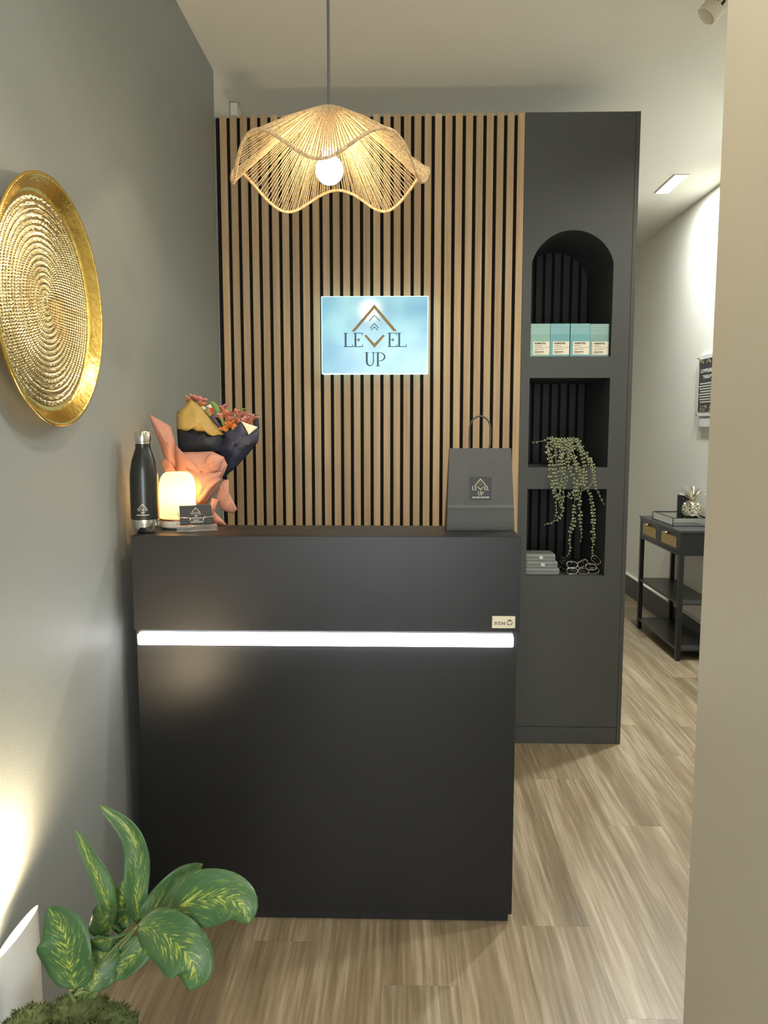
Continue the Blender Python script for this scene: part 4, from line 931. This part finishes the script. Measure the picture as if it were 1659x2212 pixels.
bpn = N.new('ShaderNodeBump'); bpn.inputs['Strength'].default_value = 0.25; bpn.inputs['Distance'].default_value = 0.002; L.new(nz.outputs['Fac'], bpn.inputs['Height']); L.new(bpn.outputs['Normal'], vb.inputs['Normal'])
def c8(x, y): return (x / 2.860, 1700 + y / 2.860)
def bez(P, n):
    """Catmull-Rom through points"""
    P = [Vector(p) for p in P]; Q = [P[0] * 2 - P[1]] + P + [P[-1] * 2 - P[-2]]; out = []
    for i in range(n + 1):
        t = i / n * (len(P) - 1); k = min(int(t), len(P) - 2); u = t - k; a, b, c, d = Q[k:k+4]
        out.append(0.5 * ((2*b) + (c - a)*u + (2*a - 5*b + 4*c - d)*u*u + (3*b - a - 3*c + d)*u*u*u))
    return out
def big_leaf(pts, wd, facing, fold=0.25, wave=0.12, n=22, m=9, seed=0, skew=0.0):
    """pts: (x, y, distance) along the midrib; wd half width in m; facing: normal of the blade"""
    mid = bez([at(*c8(x, y), d) for x, y, d in pts], n); f = Vector(facing).normalized(); rnd = random.Random(seed); p0 = rnd.uniform(0, 6); rows = []
    for i, p in enumerate(mid):
        t = i / n; tg = (mid[min(i+1, n)] - mid[max(i-1, 0)]).normalized(); s_ = tg.cross(f).normalized(); nn = s_.cross(tg).normalized()
        ww = wd * (0.04 + 2.5 * (t ** 0.62) * ((1 - t) ** 0.80)); row = []
        if i == n: ww = wd * 0.01
        for j in range(m):
            u = j / (m - 1) * 2 - 1
            row.append(p + s_ * ww * (u + skew * (1 - abs(u))) + nn * (fold * ww * abs(u) ** 1.3 + wave * 2.2 * ww * u * u * math.sin(11 * t + p0 + (1.7 if u > 0 else 0))))
        rows.append(row)
    return MB().grid(rows, uv=True).build('leaf', vm, plant, smooth=True, solid=0.0006)
stemm = M('leaf_stem', (0.16, 0.22, 0.07), 0.5)
base = [(-0.555, 1.16), (-0.53, 1.15), (-0.52, 1.13), (-0.545, 1.13)]
LEAVES = [
 ([(850,850,1.22),(845,640,1.225),(845,430,1.23),(790,260,1.235),(608,106,1.235)], 0.0210, (0.25,-1,0.15), .30, .10),
 ([(690,860,1.20),(650,680,1.21),(560,470,1.225),(468,262,1.24)], 0.0175, (0.9,-0.6,0.2), .35, .08),
 ([(740,860,1.24),(755,700,1.25),(770,570,1.26)], 0.0200, (0.1,-1,0.2), .2, .1),
 ([(458,1250,1.13),(430,1080,1.13),(390,900,1.135),(300,738,1.15)], 0.0470, (-0.15,-1,0.25), .12, .05),
 ([(872,830,1.20),(980,720,1.21),(1120,570,1.225),(1252,474,1.235)], 0.0230, (0.5,-0.9,0.7), .25, .10),
 ([(945,835,1.18),(1110,735,1.16),(1330,680,1.14),(1480,720,1.13),(1540,845,1.125)], 0.0410, (0.1,-0.9,0.75), .12, .12),
 ([(850,862,1.16),(1000,900,1.13),(1130,1010,1.10),(1200,1120,1.09),(1172,1258,1.085)], 0.0400, (0.25,-1,0.5), .14, .10),
 ([(830,890,1.17),(720,920,1.15),(600,950,1.14),(515,935,1.135)], 0.0260, (0.0,-0.8,-0.6), .2, .1),
 ([(950,915,1.18),(870,1000,1.17),(760,1110,1.16),(675,1188,1.15)], 0.0230, (-0.5,-0.9,0.1), .2, .1),
 ([(690,880,1.18),(640,820,1.19),(610,720,1.20)], 0.0260, (-0.2,-1,0.1), .2, .1),
 ([(560,1270,1.14),(600,1150,1.15),(640,1020,1.16),(660,900,1.165)], 0.0300, (0.3,-1,0.0), .25, .1),
 ([(900,860,1.20),(1020,850,1.19),(1120,830,1.18),(1230,790,1.17)], 0.0200, (0.1,-0.6,-0.8), .2, .1),
 ([(790,870,1.21),(770,800,1.22),(720,860,1.215),(715,880,1.2)], 0.0170, (0.2,-1,0.1), .2, .1),
]
for i, (pts, wd, fc, fo, wv) in enumerate(LEAVES): big_leaf(pts, wd, fc, fo, wv, seed=i)
for i, (pts, wd, fc, fo, wv) in enumerate(LEAVES):
    p = at(*c8(*pts[0][:2]), pts[0][2]); b0 = at(*c8(460 + 30 * (i % 5), 1300), 1.15)
    if i == 3: b0 = at(*c8(470, 1330), 1.14)
    mid = b0.lerp(p, 0.55) + Vector((0.008 * ((i % 3) - 1), 0, 0.004))
    MB().tube(bez([b0, mid, p], 8), [.0034 - .0016 * k / 8 for k in range(9)], 7).build('leaf_stem', stemm, plant, smooth=True)
# moss: mound of fine fuzzy tufts
moss_m = M('green_moss', (0.085, 0.110, 0.035), 0.9, var=0.5, scale=60, bump=0.5, bscale=300)
mb = MB(); rnd = random.Random(42)
lumps = [(-0.600, 1.165, .305, .050), (-0.548, 1.12, .300, .058), (-0.490, 1.135, .300, .052), (-0.535, 1.19, .305, .055), (-0.480, 1.175, .302, .048), (-0.585, 1.115, .292, .048), (-0.52, 1.085, .285, .045), (-0.465, 1.105, .288, .036)]
lumps = [(x, y, z_ + 0.040, r) for x, y, z_, r in lumps]
for (x, y, z_, r) in lumps: mb.ball((x, y, z_), r, 20, 12, (1, 1, .82))
for i in range(5200):
    x, y, z_, r = lumps[i % len(lumps)]
    t = math.acos(rnd.uniform(-.15, 1)); a = rnd.uniform(0, 2*PI); o_ = Vector((math.sin(t)*math.cos(a), math.sin(t)*math.sin(a), math.cos(t)))
    lump = 1 + 0.10 * math.sin(9*a + 3*t) * math.sin(7*t + x * 90)
    c = Vector((x, y, z_)) + Vector((o_.x, o_.y, o_.z * .82)) * r * lump
    d = (o_ + Vector((rnd.uniform(-.8, .8), rnd.uniform(-.8, .8), rnd.uniform(-.6, .8)))).normalized(); s_ = d.cross(Vector((rnd.uniform(-1, 1), rnd.uniform(-1, 1), .3))).normalized(); ln = rnd.uniform(.004, .011); wd = rnd.uniform(.0008, .002); n0 = len(mb.v); b2 = d.cross(s_)
    mb.v += [tuple(c - s_*wd - d*.002), tuple(c + s_*wd - d*.002), tuple(c + b2*wd*1.5), tuple(c + d*ln)]
    mb.f += [(n0, n0+1, n0+3), (n0+1, n0+2, n0+3), (n0+2, n0, n0+3)]
tag(mb.build('moss', moss_m, plant), kind='stuff')

# ------------------------------------------------------------------ white leads in the gap beside the desk
wc = M('white_cable', (0.62, 0.60, 0.54), 0.5)
P = [(-0.7025, 2.115, 0.437), (-0.7075, 2.105, 0.436), (-0.7165, 2.095, 0.425), (-0.7190, 2.090, 0.400), (-0.7130, 2.085, 0.365), (-0.7065, 2.085, 0.330), (-0.7050, 2.100, 0.29), (-0.7095, 2.110, 0.27), (-0.715, 2.115, 0.253), (-0.709, 2.11, 0.240), (-0.705, 2.12, 0.18), (-0.708, 2.13, 0.05), (-0.712, 2.14, 0.0045)]
tag(MB().tube(bez(P, 60), 0.0042, 8).build('power_cable', wc, None, smooth=True), 'white power cable looping in the gap beside the black desk', 'cable')
